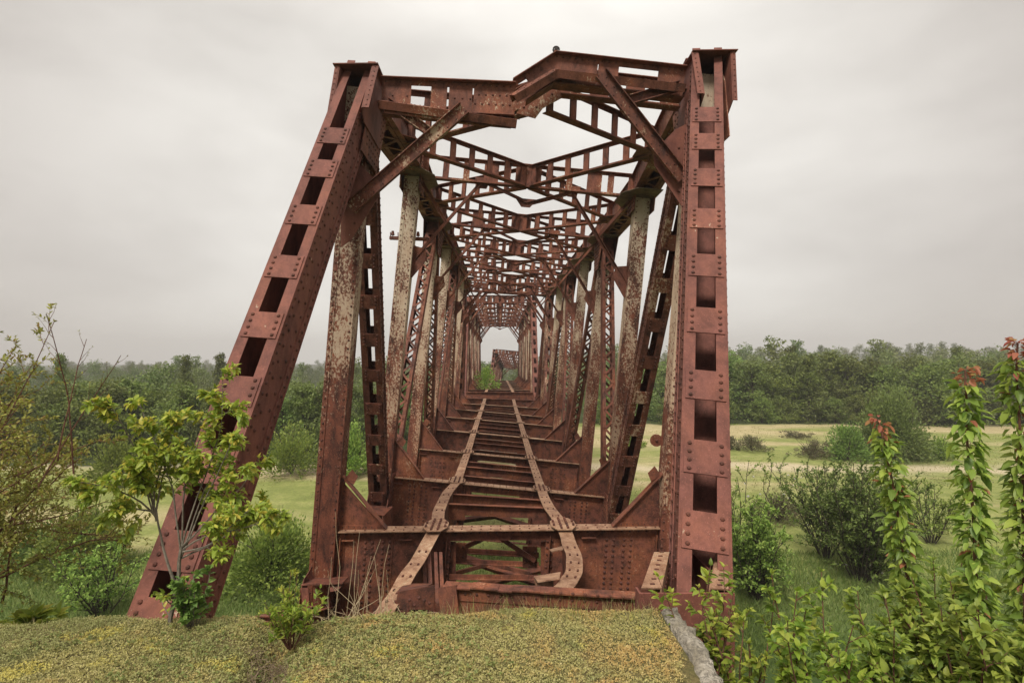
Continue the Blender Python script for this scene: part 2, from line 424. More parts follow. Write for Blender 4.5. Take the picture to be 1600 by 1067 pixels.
# ================================================================ one truss span
HT = 7.25
def section(x, d, z, rdeg, half=2.68):
    r = R(rdeg); e = np.array([math.cos(r), 0, -math.sin(r)]); n = np.array([math.sin(r), 0, math.cos(r)])
    Fp = np.array([x, d, z])
    return dict(F=Fp, e=e, n=n, L=(Fp - e * half, Fp + e * half), U=(Fp - e * half + n * HT, Fp + e * half + n * HT))
def span(label, secs, detail, first=False):
    """secs: nodes 0..8; 0 and 8 are the end bearings, 1..7 carry a floor beam, posts and a top node"""
    base = secs[0]['F'] * np.array([0, 1, 0]) + np.array([secs[0]['F'][0], 0, -8.0 if not first else -6.6])
    root = thing('truss_bridge', base, label, 'bridge', 'spans of the derelict railway bridge')
    riv = detail >= 2
    BC = -1.15                                        # bottom chord below the floor beam's top flange
    Lc = [[secs[i]['L'][s] + secs[i]['n'] * (BC - (0.25 if first and i == 1 else 0)) for s in (0, 1)] for i in range(9)]
    Uc = [[secs[i]['U'][s] for s in (0, 1)] for i in range(9)]
    if first:
        Lc[0] = [at(236, 1052, 4.35), at(1092, 948, 4.55)]
    lat = [secs[i]['e'] for i in range(9)]
    # ---- end posts
    for s in (0, 1):
        for a, b in ((0, 1), (8, 7)):
            nearp = first and a == 0
            A = Lc[a][s]; B = Uc[b][s]
            dirv = unit(B - A)
            hint = unit(lat[b] + 0.6 * lat[a])
            if nearp:
                hint = unit(np.array([1, (0.0 if s == 0 else -0.13), -0.02 if s == 0 else 0.05]))
            batten_post('end_post', A, B + dirv * (0.22 if nearp else 0.1), hint, 0.40, 0.5, M_post, root,
                        0.33, 0.47, riv=riv, battens_as_parts=nearp or (detail >= 1 and a == 0), start=0.25 if s == 0 else 0.78,
                        vs_at=([213, 264, 336, 417, 508, 611, 728, 860, 969] if s == 0 else [180, 222, 278, 342, 415, 501, 602, 715, 830]) if nearp else None)
    # ---- posts and diagonals
    for i in range(1, 8):
        S = secs[i]
        for s in (0, 1):
            A = S['L'][s] + S['n'] * (BC - 0.1); B = S['U'][s] - S['n'] * 0.1
            solid_post('vertical_post', A, B, S['e'], 0.36 if i < 2 else 0.33, 0.30, M_peel, root, riv=(riv and i < 5))
        if i < 7:
            for s in (0, 1):
                A, B = (Lc[i + 1][s], Uc[i][s]) if i % 2 == 1 else (Lc[i][s], Uc[i + 1][s])
                Z = unit(B - A)
                if i in (1, 6):
                    batten_post('diagonal', A + Z * 0.35, B - Z * 0.2, S['e'], 0.36, 0.32, M_fleck, root, 0.27, 0.5, rear_open=True, riv=riv and i < 3, flange=0.11, start=0.5)
                elif detail >= 1:
                    laced_post('diagonal', A + Z * 0.2, B - Z * 0.2, S['e'], 0.34, 0.26, M_mid, root, detail)
                else:
                    laced_post('diagonal', A, B, S['e'], 0.34, 0.26, M_mid, root, 1)
    # ---- chords
    for s in (0, 1):
        for i in range(1, 7):
            A, B = Uc[i][s], Uc[i + 1][s]
            fr, L = frame(A, B, lat[i]); o, X, Y, Z = fr       # Y points down/up: check below
            up = Y if Y[2] > 0 else -Y; k = 1 if Y[2] > 0 else -1
            mb = MB(); h = 0.21
            for q in (-1, 1):
                mb.box(fr, sorted((q * h, q * (h - 0.014))), (-0.24, 0.24), (-0.0, L))
                mb.box(fr, sorted((q * (h + 0.09), q * (h + 0.001))), sorted((k * -0.25, k * -0.236)), (0, L))
                mb.box(fr, sorted((q * (h - 0.015), q * (h - 0.09))), sorted((k * -0.255, k * -0.241)), (0, L))
                if riv and i < 3:
                    for y in (-0.19, 0.19):
                        z = 0.05
                        while z < L:
                            mb.rivet(o + X * q * h + Y * y + Z * z, X * q, 0.014); z += 0.13
            mb.box(fr, (-0.27, 0.27), sorted((k * 0.241, k * 0.255)), (0, L))
            z = 0.05; q = 1
            while z < L - 0.3:
                P = o + X * (-q * 0.18) + Y * (k * -0.262) + Z * z; Q = o + X * (q * 0.18) + Y * (k * -0.262) + Z * (z + 0.33)
                f2, l2 = frame(P, Q, Y); mb.box(f2, (-0.005, 0.005), (-0.035, 0.035), (0, l2)); q = -q; z += 0.33
            part('top_chord', mb, M_top, root)
        for i in range(0, 8):
            A, B = Lc[i][s], Lc[i + 1][s]
            if first and i == 0:
                A = A + unit(B - A) * 0.5
            fr, L = frame(A, B, lat[i]); o, X, Y, Z = fr
            mb = MB(); h = 0.2
            for q in (-1, 1):
                mb.box(fr, sorted((q * h, q * (h - 0.014))), (-0.195, 0.195), (0, L))
                for y in (-1, 1):
                    mb.box(fr, sorted((q * (h + 0.09), q * (h + 0.001))), sorted((y * 0.2, y * 0.188)), (0, L))
            z = 0.3
            while z < L - 0.4:
                mb.box(fr, (-0.19, 0.19), (0.201, 0.212), (z, z + 0.25)); mb.box(fr, (-0.19, 0.19), (-0.212, -0.201), (z, z + 0.25)); z += 0.8
            part('bottom_chord', mb, M_web, root)
    # ---- gusset plates at the nodes
    for i in range(1, 8):
        S = secs[i]
        for s in (0, 1):
            for (P, top) in ((Uc[i][s], True), (Lc[i][s], False)):
                if (i % 2 == 0) == top and i not in (1, 7) and not top: pass
                main = (i % 2 == 1) == top
                mb = MB(); q = -1 if top else 1
                hw, dp = (0.85, 1.25) if main else (0.36, 0.62)
                if top: poly = [(-hw, 0.2), (hw, 0.2), (hw, -0.1), (0.34, -dp), (-0.34, -dp), (-hw, -0.1)]
                if top and i in (1, 7):
                    k_ = 1 if i == 1 else -1
                    poly = [(-0.05 * k_, 0.12), (hw * k_, 0.2), (hw * k_, -0.1), (0.34 * k_, -dp), (-0.62 * k_, -dp), (-0.30 * k_, -0.3)][::k_]
                if not top: poly = [(-hw, -0.2), (hw, -0.2), (hw, 0.12), (0.34, dp), (-0.34, dp), (-hw, 0.12)]
                pts = []
                if riv and i < 4:
                    for a in np.arange(-hw + 0.1, hw - 0.05, 0.13):
                        for b in np.arange(-dp + 0.08, 0.18, 0.11) if top else np.arange(-0.15, dp - 0.05, 0.11):
                            lim = hw if abs(b) < 0.12 else hw + (0.34 - hw) * (abs(b) - 0.1) / (dp - 0.1)
                            if abs(a) < lim - 0.05 and not (top and i == 1 and a < -0.05 + 0.5 * b): pts.append((a, b))
                for off in (-0.225, 0.225):
                    plate(mb, P + S['e'] * off, np.array([0, 1.0, 0]), S['n'], poly, 0.014, 0, pts if (off > 0) == (s == 0) else None)
                part('gusset_plate', mb, M_top if top else M_web, root)
    for i in range(1, 8):
        S = secs[i]
        if first and i == 1: continue
        for s, q in ((0, 1), (1, -1)):
            mb = MB(); P = Uc[i][s] - S['n'] * 0.285
            mb.prism((P, S['e'] * q, S['n'], np.array([0, 1.0, 0])), [(-0.27, -0.8), (0.27, -0.8), (0.55, -0.35), (0.55, 0.35), (0.27, 0.8), (-0.27, 0.8)], (-0.008, 0.008))
            part('node_plate', mb, M_under, root)
    # ---- top struts, lateral ladders and sway frames
    C = [(Uc[i][0] + Uc[i][1]) / 2 for i in range(9)]
    for i in range(1, 8):
        S = secs[i]; e, n = S['e'], S['n']
        if not (first and i == 1):
            mb = MB()
            ladder(mb, Uc[i][0] + e * 0.2, Uc[i][1] - e * 0.2, n, 0.46, bw=0.14, gap=0.38, centre_plate=True, riv=riv and i < 4, wide=(2, 8) if i % 2 else (3, 8))
            part('top_strut', mb, M_top, root)
            if detail >= 1 or i in (1, 7):
                st = part_sway = MB()
                dn = -n
                for q, s in ((1, 0), (-1, 1)):
                    kp = Uc[i][s] + e * q * 0.17 - n * 2.25
                    ap = C[i] - e * q * 1.05 - n * 0.24
                    ce = C[i] - n * 0.62
                    angle_bar(st, kp, ap, np.array([0, 1.0, 0]), 0.075, 0.010, both=False, riv=0.0)
                    angle_bar(st, ap, ce, np.array([0, 1.0, 0]), 0.075, 0.010)
                    angle_bar(st, (kp + ap) / 2, Uc[i][s] + e * q * 0.25 - n * 0.35, np.array([0, 1.0, 0]), 0.06, 0.009)
                    plate(st, kp - e * q * 0.02, e * q, n, [(-0.02, -0.35), (0.05, -0.35), (0.36, 0.1), (0.3, 0.35), (-0.02, 0.4)], 0.012)
                    plate(st, ap, e, n, [(-0.2, 0.12), (0.2, 0.12), (0.1, -0.14), (-0.1, -0.14)], 0.012, 0.008)
                plate(st, ce, e, n, [(-0.26, 0.1), (0.26, 0.1), (0.1, -0.1), (-0.1, -0.1)], 0.012, 0.006)
                part('sway_brace', st, M_top, root)
        if i < 7:
            c0, c1 = C[i], C[i + 1]
            if first and i == 1: c0 = at(848, 147, 8.7)
            for s in (0, 1):
                q = 1 if s == 0 else -1
                side = (Uc[i][s] + Uc[i + 1][s]) / 2 + e * q * 0.22
                nn = unit(n + secs[i + 1]['n'])
                sagv = 0.0
                for j, (P, Q) in enumerate(((c0, side), (side, c1))):
                    mb = MB()
                    D_ = unit(Q - P)
                    ladder(mb, P + D_ * 0.1 - nn * 0.02, Q - D_ * 0.1 - nn * 0.02, nn, 0.42, bw=0.13, gap=0.40, riv=riv and i < 3)
                    part('lateral_brace', mb, M_top, root)
            # shallow knee plates where the laterals meet the chords
            for s in (0, 1):
                q = 1 if s == 0 else -1
                mb = MB(); P = (Uc[i][s] + Uc[i + 1][s]) / 2
                plate(mb, P + e * q * 0.2 - n * 0.22, np.array([0, 1.0, 0]), e * q, [(-0.55, 0), (0.55, 0), (0.2, 0.42), (-0.2, 0.42)], 0.012)
                part('lateral_gusset', mb, M_top, root)
    # ---- floor beams with their triangular knee brackets
    for i in range(1, 8):
        S = secs[i]; Fp, e, n = S['F'], S['e'], S['n']
        fr = (Fp, e, np.array([0, 1.0, 0]), n)
        w = 2.48
        mb = MB()
        mb.box(fr, (-w, w), (-0.006 - 0.15, 0.156), (-0.016, 0))
        part('floor_beam_flange', mb, M_deck, root) if False else None
        web = MB()
        for a, b in ((-w, -0.78), (0.78, w)):
            web.box(fr, (a, b), (-0.006, 0.006), (-1.28, -0.018))
            web.box(fr, (a, b), (-0.13, -0.007), (-1.295, -1.281)); web.box(fr, (a, b), (0.007, 0.13), (-1.295, -1.281))
        web.box(fr, (-0.779, 0.779), (-0.006, 0.006), (-0.20, -0.018))
        web.box(fr, (-0.779, 0.779), (-0.05, 0.05), (-1.295, -1.281))
        web.box(fr, (-w, w), (-0.030, -0.0065), (-0.12, -0.0185))
        for xx in (-w + 0.03, -1.88, -0.80, 0.80, 1.88, w - 0.03):
            hw_ = 0.24 if abs(abs(xx) - 1.88) < .01 else 0.055
            web.box(fr, (xx - hw_, xx + hw_), (-0.018, -0.0066), (-1.28, -0.121))
            web.box(fr, (xx - 0.006, xx + 0.006), (-0.10, -0.0185), (-1.28, -0.121)) if abs(xx) > 2 or abs(xx) < 1 else None
        for xx in (-2.36, -1.45, 1.40):
            web.box(fr, (xx - 0.11, xx + 0.11), (-0.08, -0.019), (-0.165, -0.150))
        if riv and i < 5:
            for xx in (-2.07, -1.96, -1.80, -1.69, 1.69, 1.80, 1.96, 2.07) if i < 4 else (-2.0, -1.76, 1.76, 2.0):
                for z in np.arange(-1.22, -0.15, 0.085 if i < 3 else 0.14):
                    web.rivet(Fp + e * xx - np.array([0, 1.0, 0]) * 0.018 + n * z, (0, -1, 0), 0.026)
            for xx in (-0.84, -0.76 - 0.0, 0.84, 0.77, -w + 0.03, w - 0.03):
                for z in np.arange(-1.22, -0.15, 0.10):
                    web.rivet(Fp + e * xx - np.array([0, 1.0, 0]) * 0.018 + n * z, (0, -1, 0), 0.022)
            for xx in np.arange(-w + 0.1, w - 0.05, 0.13):
                web.rivet(Fp + e * xx - np.array([0, 1.0, 0]) * 0.030 + n * -0.07, (0, -1, 0), 0.02)
        bo = part('floor_beam', web, M_web, root)
        fl = MB()
        fl.box(fr, (-w, w), (-0.14, 0.14), (-0.016, 0))
        if riv and i < 4:
            for xx in np.arange(-w + 0.1, w - 0.05, 0.15):
                for y in (-0.07, 0.07): fl.rivet(Fp + e * xx + np.array([0, y, 0]), n, 0.016)
        part('top_flange', fl, M_deck, bo)
        for q in (-1, 1):
            k = MB(); P = Fp + e * q * 2.5
            plate(k, P, -e * q, n, [(0, 0.0), (0.72, 0.0), (0.66, 0.06), (0, 0.82)], 0.012)
            A = P - e * q * 0.74 + n * 0.01; B = P + n * 0.84
            f2, l2 = frame(A, B, np.array([0, 1.0, 0]))
            k.box(f2, (-0.07, 0.07), (-0.007, 0.007), (0, l2))
            k.box((P, -e * q, np.array([0, 1.0, 0]), n), (0.01, 0.7), (-0.014 - 0.008, -0.0065), (0.0, 0.07))
            if riv and i < 4:
                for a in np.arange(0.06, 0.66, 0.09):
                    k.rivet(P - e * q * a + n * 0.035 - np.array([0, 0.022, 0]), (0, -1, 0), 0.013)
                    k.rivet(P - e * q * 0.04 + n * (a * 1.1 + 0.04) - np.array([0, 0.0065, 0]), (0, -1, 0), 0.013)
                k.prism((P - e * q * 0.04 + n * 0.80, -e * q, np.array([0, 1.0, 0]), n), [(-0.0, 0), (0.14, -0.10), (0.2, 0.03), (0.1, 0.14)], (-0.02, -0.008))
            part('knee_bracket', k, M_web, bo)
    # ---- stringers and the cross ties between them
    for s, q in ((0, -1), (1, 1)):
        pts = []
        for i in range(1, 8):
            S = secs[i]; pts.append(S['F'] + S['e'] * q * 0.99 + S['n'] * 0.022)
        full = []
        for i in range(6):
            for k in range(4):
                t = k / 4.0
                p = pts[i] * (1 - t) + pts[i + 1] * t
                if first and i == 0: p = p + np.array([[-0.10, -0.05][s] * math.sin(math.pi * t), 0, 0])
                full.append(p)
        full.append(pts[6])
        if first:
            if s == 0: ex = [at(588, 978, 5.85), at(604, 951, 6.15), at(620, 926, 6.55), at(640, 893, 7.1), at(658, 866, 7.75)]
            else: ex = [at(878, 919, 6.15), at(889, 907, 6.35), at(896, 893, 6.65), at(898, 875, 7.05), at(893, 857, 7.5), at(887, 842, 8.0)]
            full = ex + full
        else:
            full = [secs[0]['F'] + secs[0]['e'] * q * 0.99 + np.array([0, 0.1, 0.02])] + full + [secs[8]['F'] + secs[8]['e'] * q * 0.99 + np.array([0, 0, .02])]
        if first: full.append(secs[8]['F'] + secs[8]['e'] * q * 0.99 + np.array([0, 0, .02]))
        nsm = 0
        if first:
            src = full[:11]; sm = []
            for i_ in range(10):
                p0, p1, p2, p3 = src[max(i_ - 1, 0)], src[i_], src[i_ + 1], src[min(i_ + 2, 10)]
                for t_ in (0, 1 / 3, 2 / 3):
                    sm.append(0.5 * (2 * p1 + (p2 - p0) * t_ + (2 * p0 - 5 * p1 + 4 * p2 - p3) * t_ ** 2 + (3 * p1 - p0 - 3 * p2 + p3) * t_ ** 3))
            full = sm + full[10:]; nsm = len(sm)
        st = MB(); tf = MB(); n = len(full)
        hw = 0.105
        def tang(j): return unit((full[min(j + 1, n - 1)] - full[max(j - 1, 0)]) * np.array([1, 1, 0]))
        V1 = []; V2 = []
        for j, p in enumerate(full):
            T = tang(j); sd = np.array([T[1], -T[0], 0])
            jig = 0.008 * math.sin(j * 1.3) if (first and j < 24) else 0
            for a, b in ((-hw + jig, 0), (hw + jig * 0.5, 0), (hw + jig * 0.5, -0.014), (-hw + jig, -0.014)): V1.append(p + sd * a + np.array([0, 0, b]))
            dep = 0.95
            for a, b in ((-0.006, -0.015), (0.006, -0.015), (0.006, -dep), (-0.006, -dep)): V2.append(p + sd * a + np.array([0, 0, b]))
        fs = []
        for j in range(n - 1):
            for k in range(4): fs.append((4 * j + k, 4 * j + (k + 1) % 4, 4 * j + 4 + (k + 1) % 4, 4 * j + 4 + k))
        fs += [(0, 3, 2, 1), (4 * n - 4, 4 * n - 3, 4 * n - 2, 4 * n - 1)]
        st.add(V2, fs); tf.add(V1, fs)
        if riv:
            for j in range(0, nsm + 12):
                for t in ((0.25, 0.75) if j >= nsm else ((0.3,) if j % 2 == 0 else ())):
                    p = full[j] * (1 - t) + full[j + 1] * t; T = tang(j); sd = np.array([T[1], -T[0], 0])
                    if (j * 5) % 7 in (0, 3): continue
                    for a in (-0.05, 0.05): tf.dbox((p + sd * a, sd, T, np.array([0, 0, 1.0])), (-0.011, 0.011), (-0.024, 0.024), (0, 0.016))
        so_ = part('stringer', st, M_web, root)
        part('top_flange', tf, M_deck, so_)
        if detail >= 1:
            for i in range(1, 8):
                S = secs[i]; P = S['F'] + S['e'] * q * 0.99 + S['n'] * 0.04
                a_, b_ = 0.24, 0.30
                fr = (P, S['e'], S['n'], np.array([0, 1.0, 0]))
                sp = MB()
                sp.prism(fr, [(-0.11, -b_), (0.11, -b_), (a_ * .8, -0.12), (a_ * .8, 0.12), (0.11, b_), (-0.11, b_), (-a_ * .8, 0.12), (-a_ * .8, -0.12)], (-0.001, 0.014))
                if i < 5 and riv:
                    for (x, y) in ((-.05, -.24), (.05, -.24), (-.05, .24), (.05, .24), (-.05, -.15), (.05, -.15), (-.15, -.09), (.15, -.09), (-.15, .09), (.15, .09), (-.05, .15), (.05, .15), (-.05, .05), (.05, .05), (-.05, -.05), (.05, -.05)):
                        sp.dbox((P + S['e'] * x + S['n'] * 0.014 + np.array([0, y, 0]), S['e'], np.array([0, 1.0, 0]), S['n']), (-0.014, 0.014), (-0.032, 0.032), (0, 0.03))
                part('splice_plate', sp, M_deck, so_)
    for i in range(1, 7):
        for k in (0.25, 0.5, 0.75):
            if first and i == 1 and k == 0.25: continue
            a = secs[i]; b = secs[i + 1]
            Fp = a['F'] * (1 - k) + b['F'] * k; e = unit(a['e'] * (1 - k) + b['e'] * k); n = np.array([0, 0, 1.0]) - e * e[2]; n = unit(n)
            fr = (Fp, e, np.array([0, 1.0, 0]), n); mb = MB(); w = 0.98
            jit = 0.03 * math.sin(i * 5.1 + k * 9)
            mb.box(fr, (-w, w), (-0.006, 0.006), (-0.27 + jit, -0.04 + jit)); mb.box(fr, (-w, w), (-0.10, -0.0065), (-0.05 + jit, -0.038 + jit))
            mb.box(fr, (-w, w), (0.0065, 0.08), (-0.27 + jit, -0.258 + jit))
            if detail >= 1:
                for q in (-1, 1): mb.box(fr, sorted((q * 0.65, q * 0.97)), (-0.02, -0.007), (-0.36 + jit, -0.06 + jit))
            part('cross_tie', mb, M_web, root)
    # ---- bottom laterals
    for i in range(1, 7):
        for (s, q) in ((0, 1), (1, 0)):
            mb = MB()
            A = Lc[i][s] - secs[i]['n'] * 0.16; B = Lc[i + 1][q] - secs[i]['n'] * 0.16
            angle_bar(mb, A, B, np.array([0, 0, 1.0]), 0.12, 0.012, both=True)
            part('bottom_lateral', mb, M_web, root)
    # ---- end floor beams
    for i in ((8,) if first else (0, 8)):
        S = secs[i]; fr = (S['F'], S['e'], np.array([0, 1.0, 0]), S['n']); mb = MB()
        mb.box(fr, (-2.45, 2.45), (-0.006, 0.006), (-1.2, -0.017)); mb.box(fr, (-2.45, 2.45), (-0.14, 0.14), (-0.016, 0)); mb.box(fr, (-2.45, 2.45), (-0.14, 0.14), (-1.22, -1.201))
        for xx in (-1.0, -0.4, 0.4, 1.0): mb.box(fr, (xx - 0.007, xx + 0.007), (-0.1, -0.0065), (-1.2, -0.017))
        part('end_floor_beam', mb, M_web, root)
    # ---- portal frames
    for i in ((7,) if first else (1, 7)):
        S = secs[i]; e, n = S['e'], S['n']; mb = MB()
        y = np.array([0, -0.25 if i == 1 else 0.25, 0])
        ladder(mb, Uc[i][0] + e * 0.2 + y, Uc[i][1] - e * 0.2 + y, n, 0.55, bw=0.3, gap=0.25)
        for q, s in ((1, 0), (-1, 1)):
            for o2 in (0.0, 0.5):
                A = Uc[i][s] + e * q * 0.2 - n * (1.9 - o2) + y; B = Uc[i][s] + e * q * (1.45 - o2 * .8) - n * 0.25 + y
                f2, l2 = frame(A, B, np.array([0, 1.0, 0])); mb.box(f2, (-0.05, 0.05), (-0.06, 0.06), (0, l2))
        part('portal_frame', mb, M_top, root)
    return root, Lc, Uc

# ---- first span: measured floor heights and twist, section by section
prof = [(-2.58, 0), (-2.59, 0), (-2.9, 5.4), (-2.92, 5.4), (-2.84, 5.3), (-2.77, 5.1), (-2.77, 5.1), (-2.72, 3.6), (-2.60, 1.5)]
S1 = []
for i in range(9):
    z, r = prof[i]
    S1.append(section(0, 4.3 + 4.2 * i, z, r))
S1[1]['e'] = unit(np.array([5.33, 0, 0.06])); S1[1]['n'] = unit(np.array([0.07, 0, 1.0]))
S1[1]['L'] = (np.array([-2.70, 8.5, -2.62]), np.array([2.65, 8.5, -2.57]))
S1[1]['U'] = (at(566, 134, 8.5), at(1100, 114, 8.5))
root1, L1, U1 = span('nearest rusty steel truss span with buckled portal frame and leaning end posts', S1, 2, True)

# ---- the bent portal frame at the near end of the first span
n0 = S1[1]['n']; e0 = S1[1]['e']; YY = np.array([0, 1.0, 0])
def bar2(mb, A, B, a=0.16, b=0.09, riv=0.13, th=0.011, lean=YY):
    """a pair of angles back to back seen as a broad bar with a rib, riveted along its face"""
    fr, L = frame(A, B, lean); o, X, Y, Z = fr
    k = 1
    mb.box(fr, (-th, 0), (-a / 2, a / 2), (0, L))
    for s in (-1, 1):
        mb.box(fr, (0.0005, b), sorted((s * a / 2, s * (a / 2 - th))), (0, L))
    if riv:
        z = 0.07
        while z < L - 0.03:
            mb.rivet(o - X * th + Y * a * 0.2 + Z * z, -X, 0.013); mb.rivet(o - X * th - Y * a * 0.2 + Z * (z + riv / 2), -X, 0.013); z += riv
def pframe(pa, pb, d0, d1, H, plates, parent, name, up=n0):
    A = at(pa[0], pa[1], d0); B = at(pb[0], pb[1], d1)
    fr, L = frame(A, B, up); o, X, Y, Z = fr      # X up, Z along, A and B on the upper edge
    s = 1 if Y[1] > 0 else -1                     # local -s*Y faces the camera
    mb = MB()
    for h0 in (0.0, -H):
        mb.box(fr, (h0 - 0.04, h0 + 0.04), (-0.006, 0.006), (0, L))
        mb.box(fr, (h0 + 0.028 if h0 == 0 else h0 - 0.040, h0 + 0.040 if h0 == 0 else h0 - 0.028), (-0.11, -0.0065), (0, L))
        mb.box(fr, (h0 + 0.028 if h0 == 0 else h0 - 0.040, h0 + 0.040 if h0 == 0 else h0 - 0.028), (0.0065, 0.11), (0, L))
    for (a, b, cols, rows) in plates:
        z0, z1 = a * L, b * L; f = -s
        mb.box(fr, (-H - 0.03, 0.026), sorted((f * 0.0075, f * 0.019)), (z0, z1))
        for c in range(cols):
            for r_ in range(rows):
                zz = z0 + (z1 - z0) * (c + 0.5 + (0.25 if r_ % 2 else -0.25) * (rows > 2)) / cols
                xx = 0.0 - H * r_ / max(1, rows - 1)
                mb.rivet(o + X * xx + Y * f * 0.019 + Z * zz, Y * f, 0.017)
    return part(name, mb, M_top, parent)
# left half, hanging from the left post and torn off at mid span
pframe((598, 128), (806, 137), 8.25, 8.2, 0.42, [(0.0, 0.22, 2, 3), (0.37, 0.49, 2, 2), (0.505, 0.68, 3, 3), (0.69, 1.0, 6, 4)], root1, 'portal_beam')
mb = MB()
bar2(mb, at(594, 158, 8.1), at(808, 188, 8.15), 0.2, 0.10, 0.13, lean=np.array([0, 0.5, -1.0]))
mb.box(frame(at(600, 172, 8.1), at(806, 196, 8.15), n0)[0], (-0.05, 0.05), (-0.006, 0.006), (0, 1.98))
part('portal_tie', mb, M_top, root1)
# right half, kinked upwards
pframe((1070, 112), (865, 89), 8.25, 8.25, 0.40, [(0.0, 0.20, 2, 3), (0.5, 0.655, 3, 2), (0.66, 1.0, 7, 2)], root1, 'portal_beam')
pframe((869, 89), (803, 131), 8.25, 8.2, 0.30, [(0.1, 0.75, 3, 2)], root1, 'portal_beam')
mb = MB()
bar2(mb, at(1070, 133, 8.05), at(867, 110, 8.1), 0.18, 0.1, 0.13, lean=np.array([0, 0.5, -1.0]))
bar2(mb, at(869, 109, 8.1), at(800, 150, 8.0), 0.18, 0.1, 0.13, lean=np.array([0, 0.5, -1.0]))
part('portal_tie', mb, M_top, root1)
# rear half of the portal: a second, sagging pair of chords behind the first
mb = MB()
ladder(mb, at(1062, 150, 8.7), at(868, 128, 8.7), n0, 0.36, bw=0.3, gap=0.4)
ladder(mb, at(866, 128, 8.7), at(790, 172, 8.7), n0, 0.36, bw=0.2, gap=0.3)
ladder(mb, at(604, 160, 8.7), at(800, 178, 8.7), n0, 0.34, bw=0.2, gap=0.45)
plate(mb, at(838, 158, 8.62), e0, n0, [(-0.38, 0.12), (-0.05, 0.35), (0.3, 0.25), (0.42, 0.05), (0.1, -0.12), (-0.02, -0.28), (-0.3, -0.2), (-0.45, -0.05)], 0.014, 0, [(-.3, .1), (-.1, .2), (.1, .2), (.25, .1), (-.2, -.1), (0, -.1)])
plate(mb, at(779, 176, 8.6), e0, n0, [(-0.3, 0.1), (0.32, 0.06), (0.1, -0.1), (-0.04, -0.12), (-0.1, -0.02)], 0.013)
part('portal_tie', mb, M_top, root1)
# knee braces of the portal
for pts, wd in ((((548, 326, 8.05), (726, 170, 8.02)), 0.20), (((1066, 280, 8.05), (938, 116, 8.0)), 0.20),
                (((604, 160, 8.15), (672, 208, 8.2)), 0.13), (((1062, 136, 8.15), (984, 158, 8.1)), 0.14)):
    mb = MB(); A = at(*pts[0]); B = at(*pts[1])
    fr, L = frame(A, B, -YY)
    fr2 = (fr[0], fr[1], fr[2], fr[3])
    o, X, Y, Z = fr
    mb.box(fr, (-0.006, 0.006), (-wd / 2, wd / 2), (0, L))
    for s in (-1, 1): mb.box(fr, (0.0065, 0.07), sorted((s * wd / 2, s * (wd / 2 - 0.012))), (0, L))
    z = 0.06; s = 1
    while z < L:
        mb.rivet(o + X * 0.006 + Y * s * wd * 0.2 + Z * z, X, 0.014); z += 0.09; s = -s
    part('knee_brace', mb, M_fleck, root1)
for (u, v, sgn) in ((548, 318, 1), (1066, 268, -1)):
    mb = MB()
    plate(mb, at(u, v, 8.12), e0 * sgn, n0, [(-0.15, -0.65), (0.0, -0.55), (0.42, 0.1), (0.42, 0.3), (0.1, 0.62), (-0.15, 0.75)], 0.014, 0, [(0.05, -0.3), (0.05, -0.1), (0.1, 0.1), (0.2, 0.15), (0.05, 0.35), (-0.05, 0.5)])
    part('gusset_plate', mb, M_post, root1)
# hood plates on the heads of the two end posts
for s, (tl, tr, dep) in enumerate((((530, 100), (598, 108), 1.0), ((1077, 82), (1140, 90), 1.0))):
    mb = MB(); P = U1[1][s]; dv = unit(U1[1][s] - L1[0][s])
    fr, L = frame(P - dv * 0.62, P + dv * 0.2, e0); o, X, Y, Z = fr
    hf = (-YY, e0, n0)
    for q in (-1, 1):
        q0 = P + e0 * q * 0.245
        ob = 0.60 if (q > 0) == (s == 1) else 0.80
        fw_ = 0.065 if (q > 0) == (s == 1) else 0.10
        mb.prism((q0, -YY, e0, n0), [(-0.35, 0.10), (0.40, 0.10), (ob, -0.72), (ob - 0.16, -0.86), (-0.35, -0.86)], (-0.007, 0.007))
        A_ = q0 - YY * 0.40 + n0 * 0.10; B_ = q0 - YY * ob - n0 * 0.72
        f3, l3 = frame(B_, A_, e0 * q); mb.box(f3, (0.008, fw_), (-0.006, 0.006), (0, l3))
        for k in range(9):
            pp = B_ + (A_ - B_) * (k + 0.5) / 9
            mb.rivet(pp + YY * 0.09 + e0 * q * 0.007, e0 * q, 0.014); mb.rivet(pp + e0 * q * fw_ * 0.55 - YY * 0.007, -YY, 0.012)
    mb.box((P + n0 * 0.102, e0, YY, n0), (-0.335, 0.335), (-0.44, 0.45), (0, 0.014))
    part('post_hood', mb, M_post, root1)
# wire insulator on top of the kinked portal, and an outrigger with insulators on the left truss
mb = MB(); c = at(869, 78, 8.25)
ring = [c + np.array([math.cos(a) * 0.045, 0, math.sin(a) * 0.045]) for a in np.linspace(0, 2 * math.pi, 13)]
mb.tube(ring, 0.014, 6); mb.tube([c - YY * 0.04, c + YY * 0.04], 0.028, 8); mb.tube([c - np.array([0, 0, 0.05]), c - np.array([0, 0, 0.12])], 0.02, 6)
M_iron = rust('black_iron', (0.05, 0.04, 0.036), (0.02, 0.016, 0.014), (0.12, 0.05, 0.03), (0.4, 0.4, 0.36), 0.72, 0.8)
part('wire_ring', mb, M_iron, root1)
mb = MB(); A = at(609, 372, 13.0); B = at(668, 374, 13.0)
fr, L = frame(A, B, YY); mb.box(fr, (-0.05, 0.05), (-0.035, 0.035), (0, L))
for t in (0.02, 0.08, 0.22, 0.6, 0.75):
    p = A + (B - A) * t; mb.tube([p, p + np.array([0, 0, 0.14])], 0.012, 5)
    if t in (0.08, 0.75): mb.tube([p + np.array([0, 0, 0.07]), p + np.array([0, 0, 0.17])], [0.045, 0.03], 7)
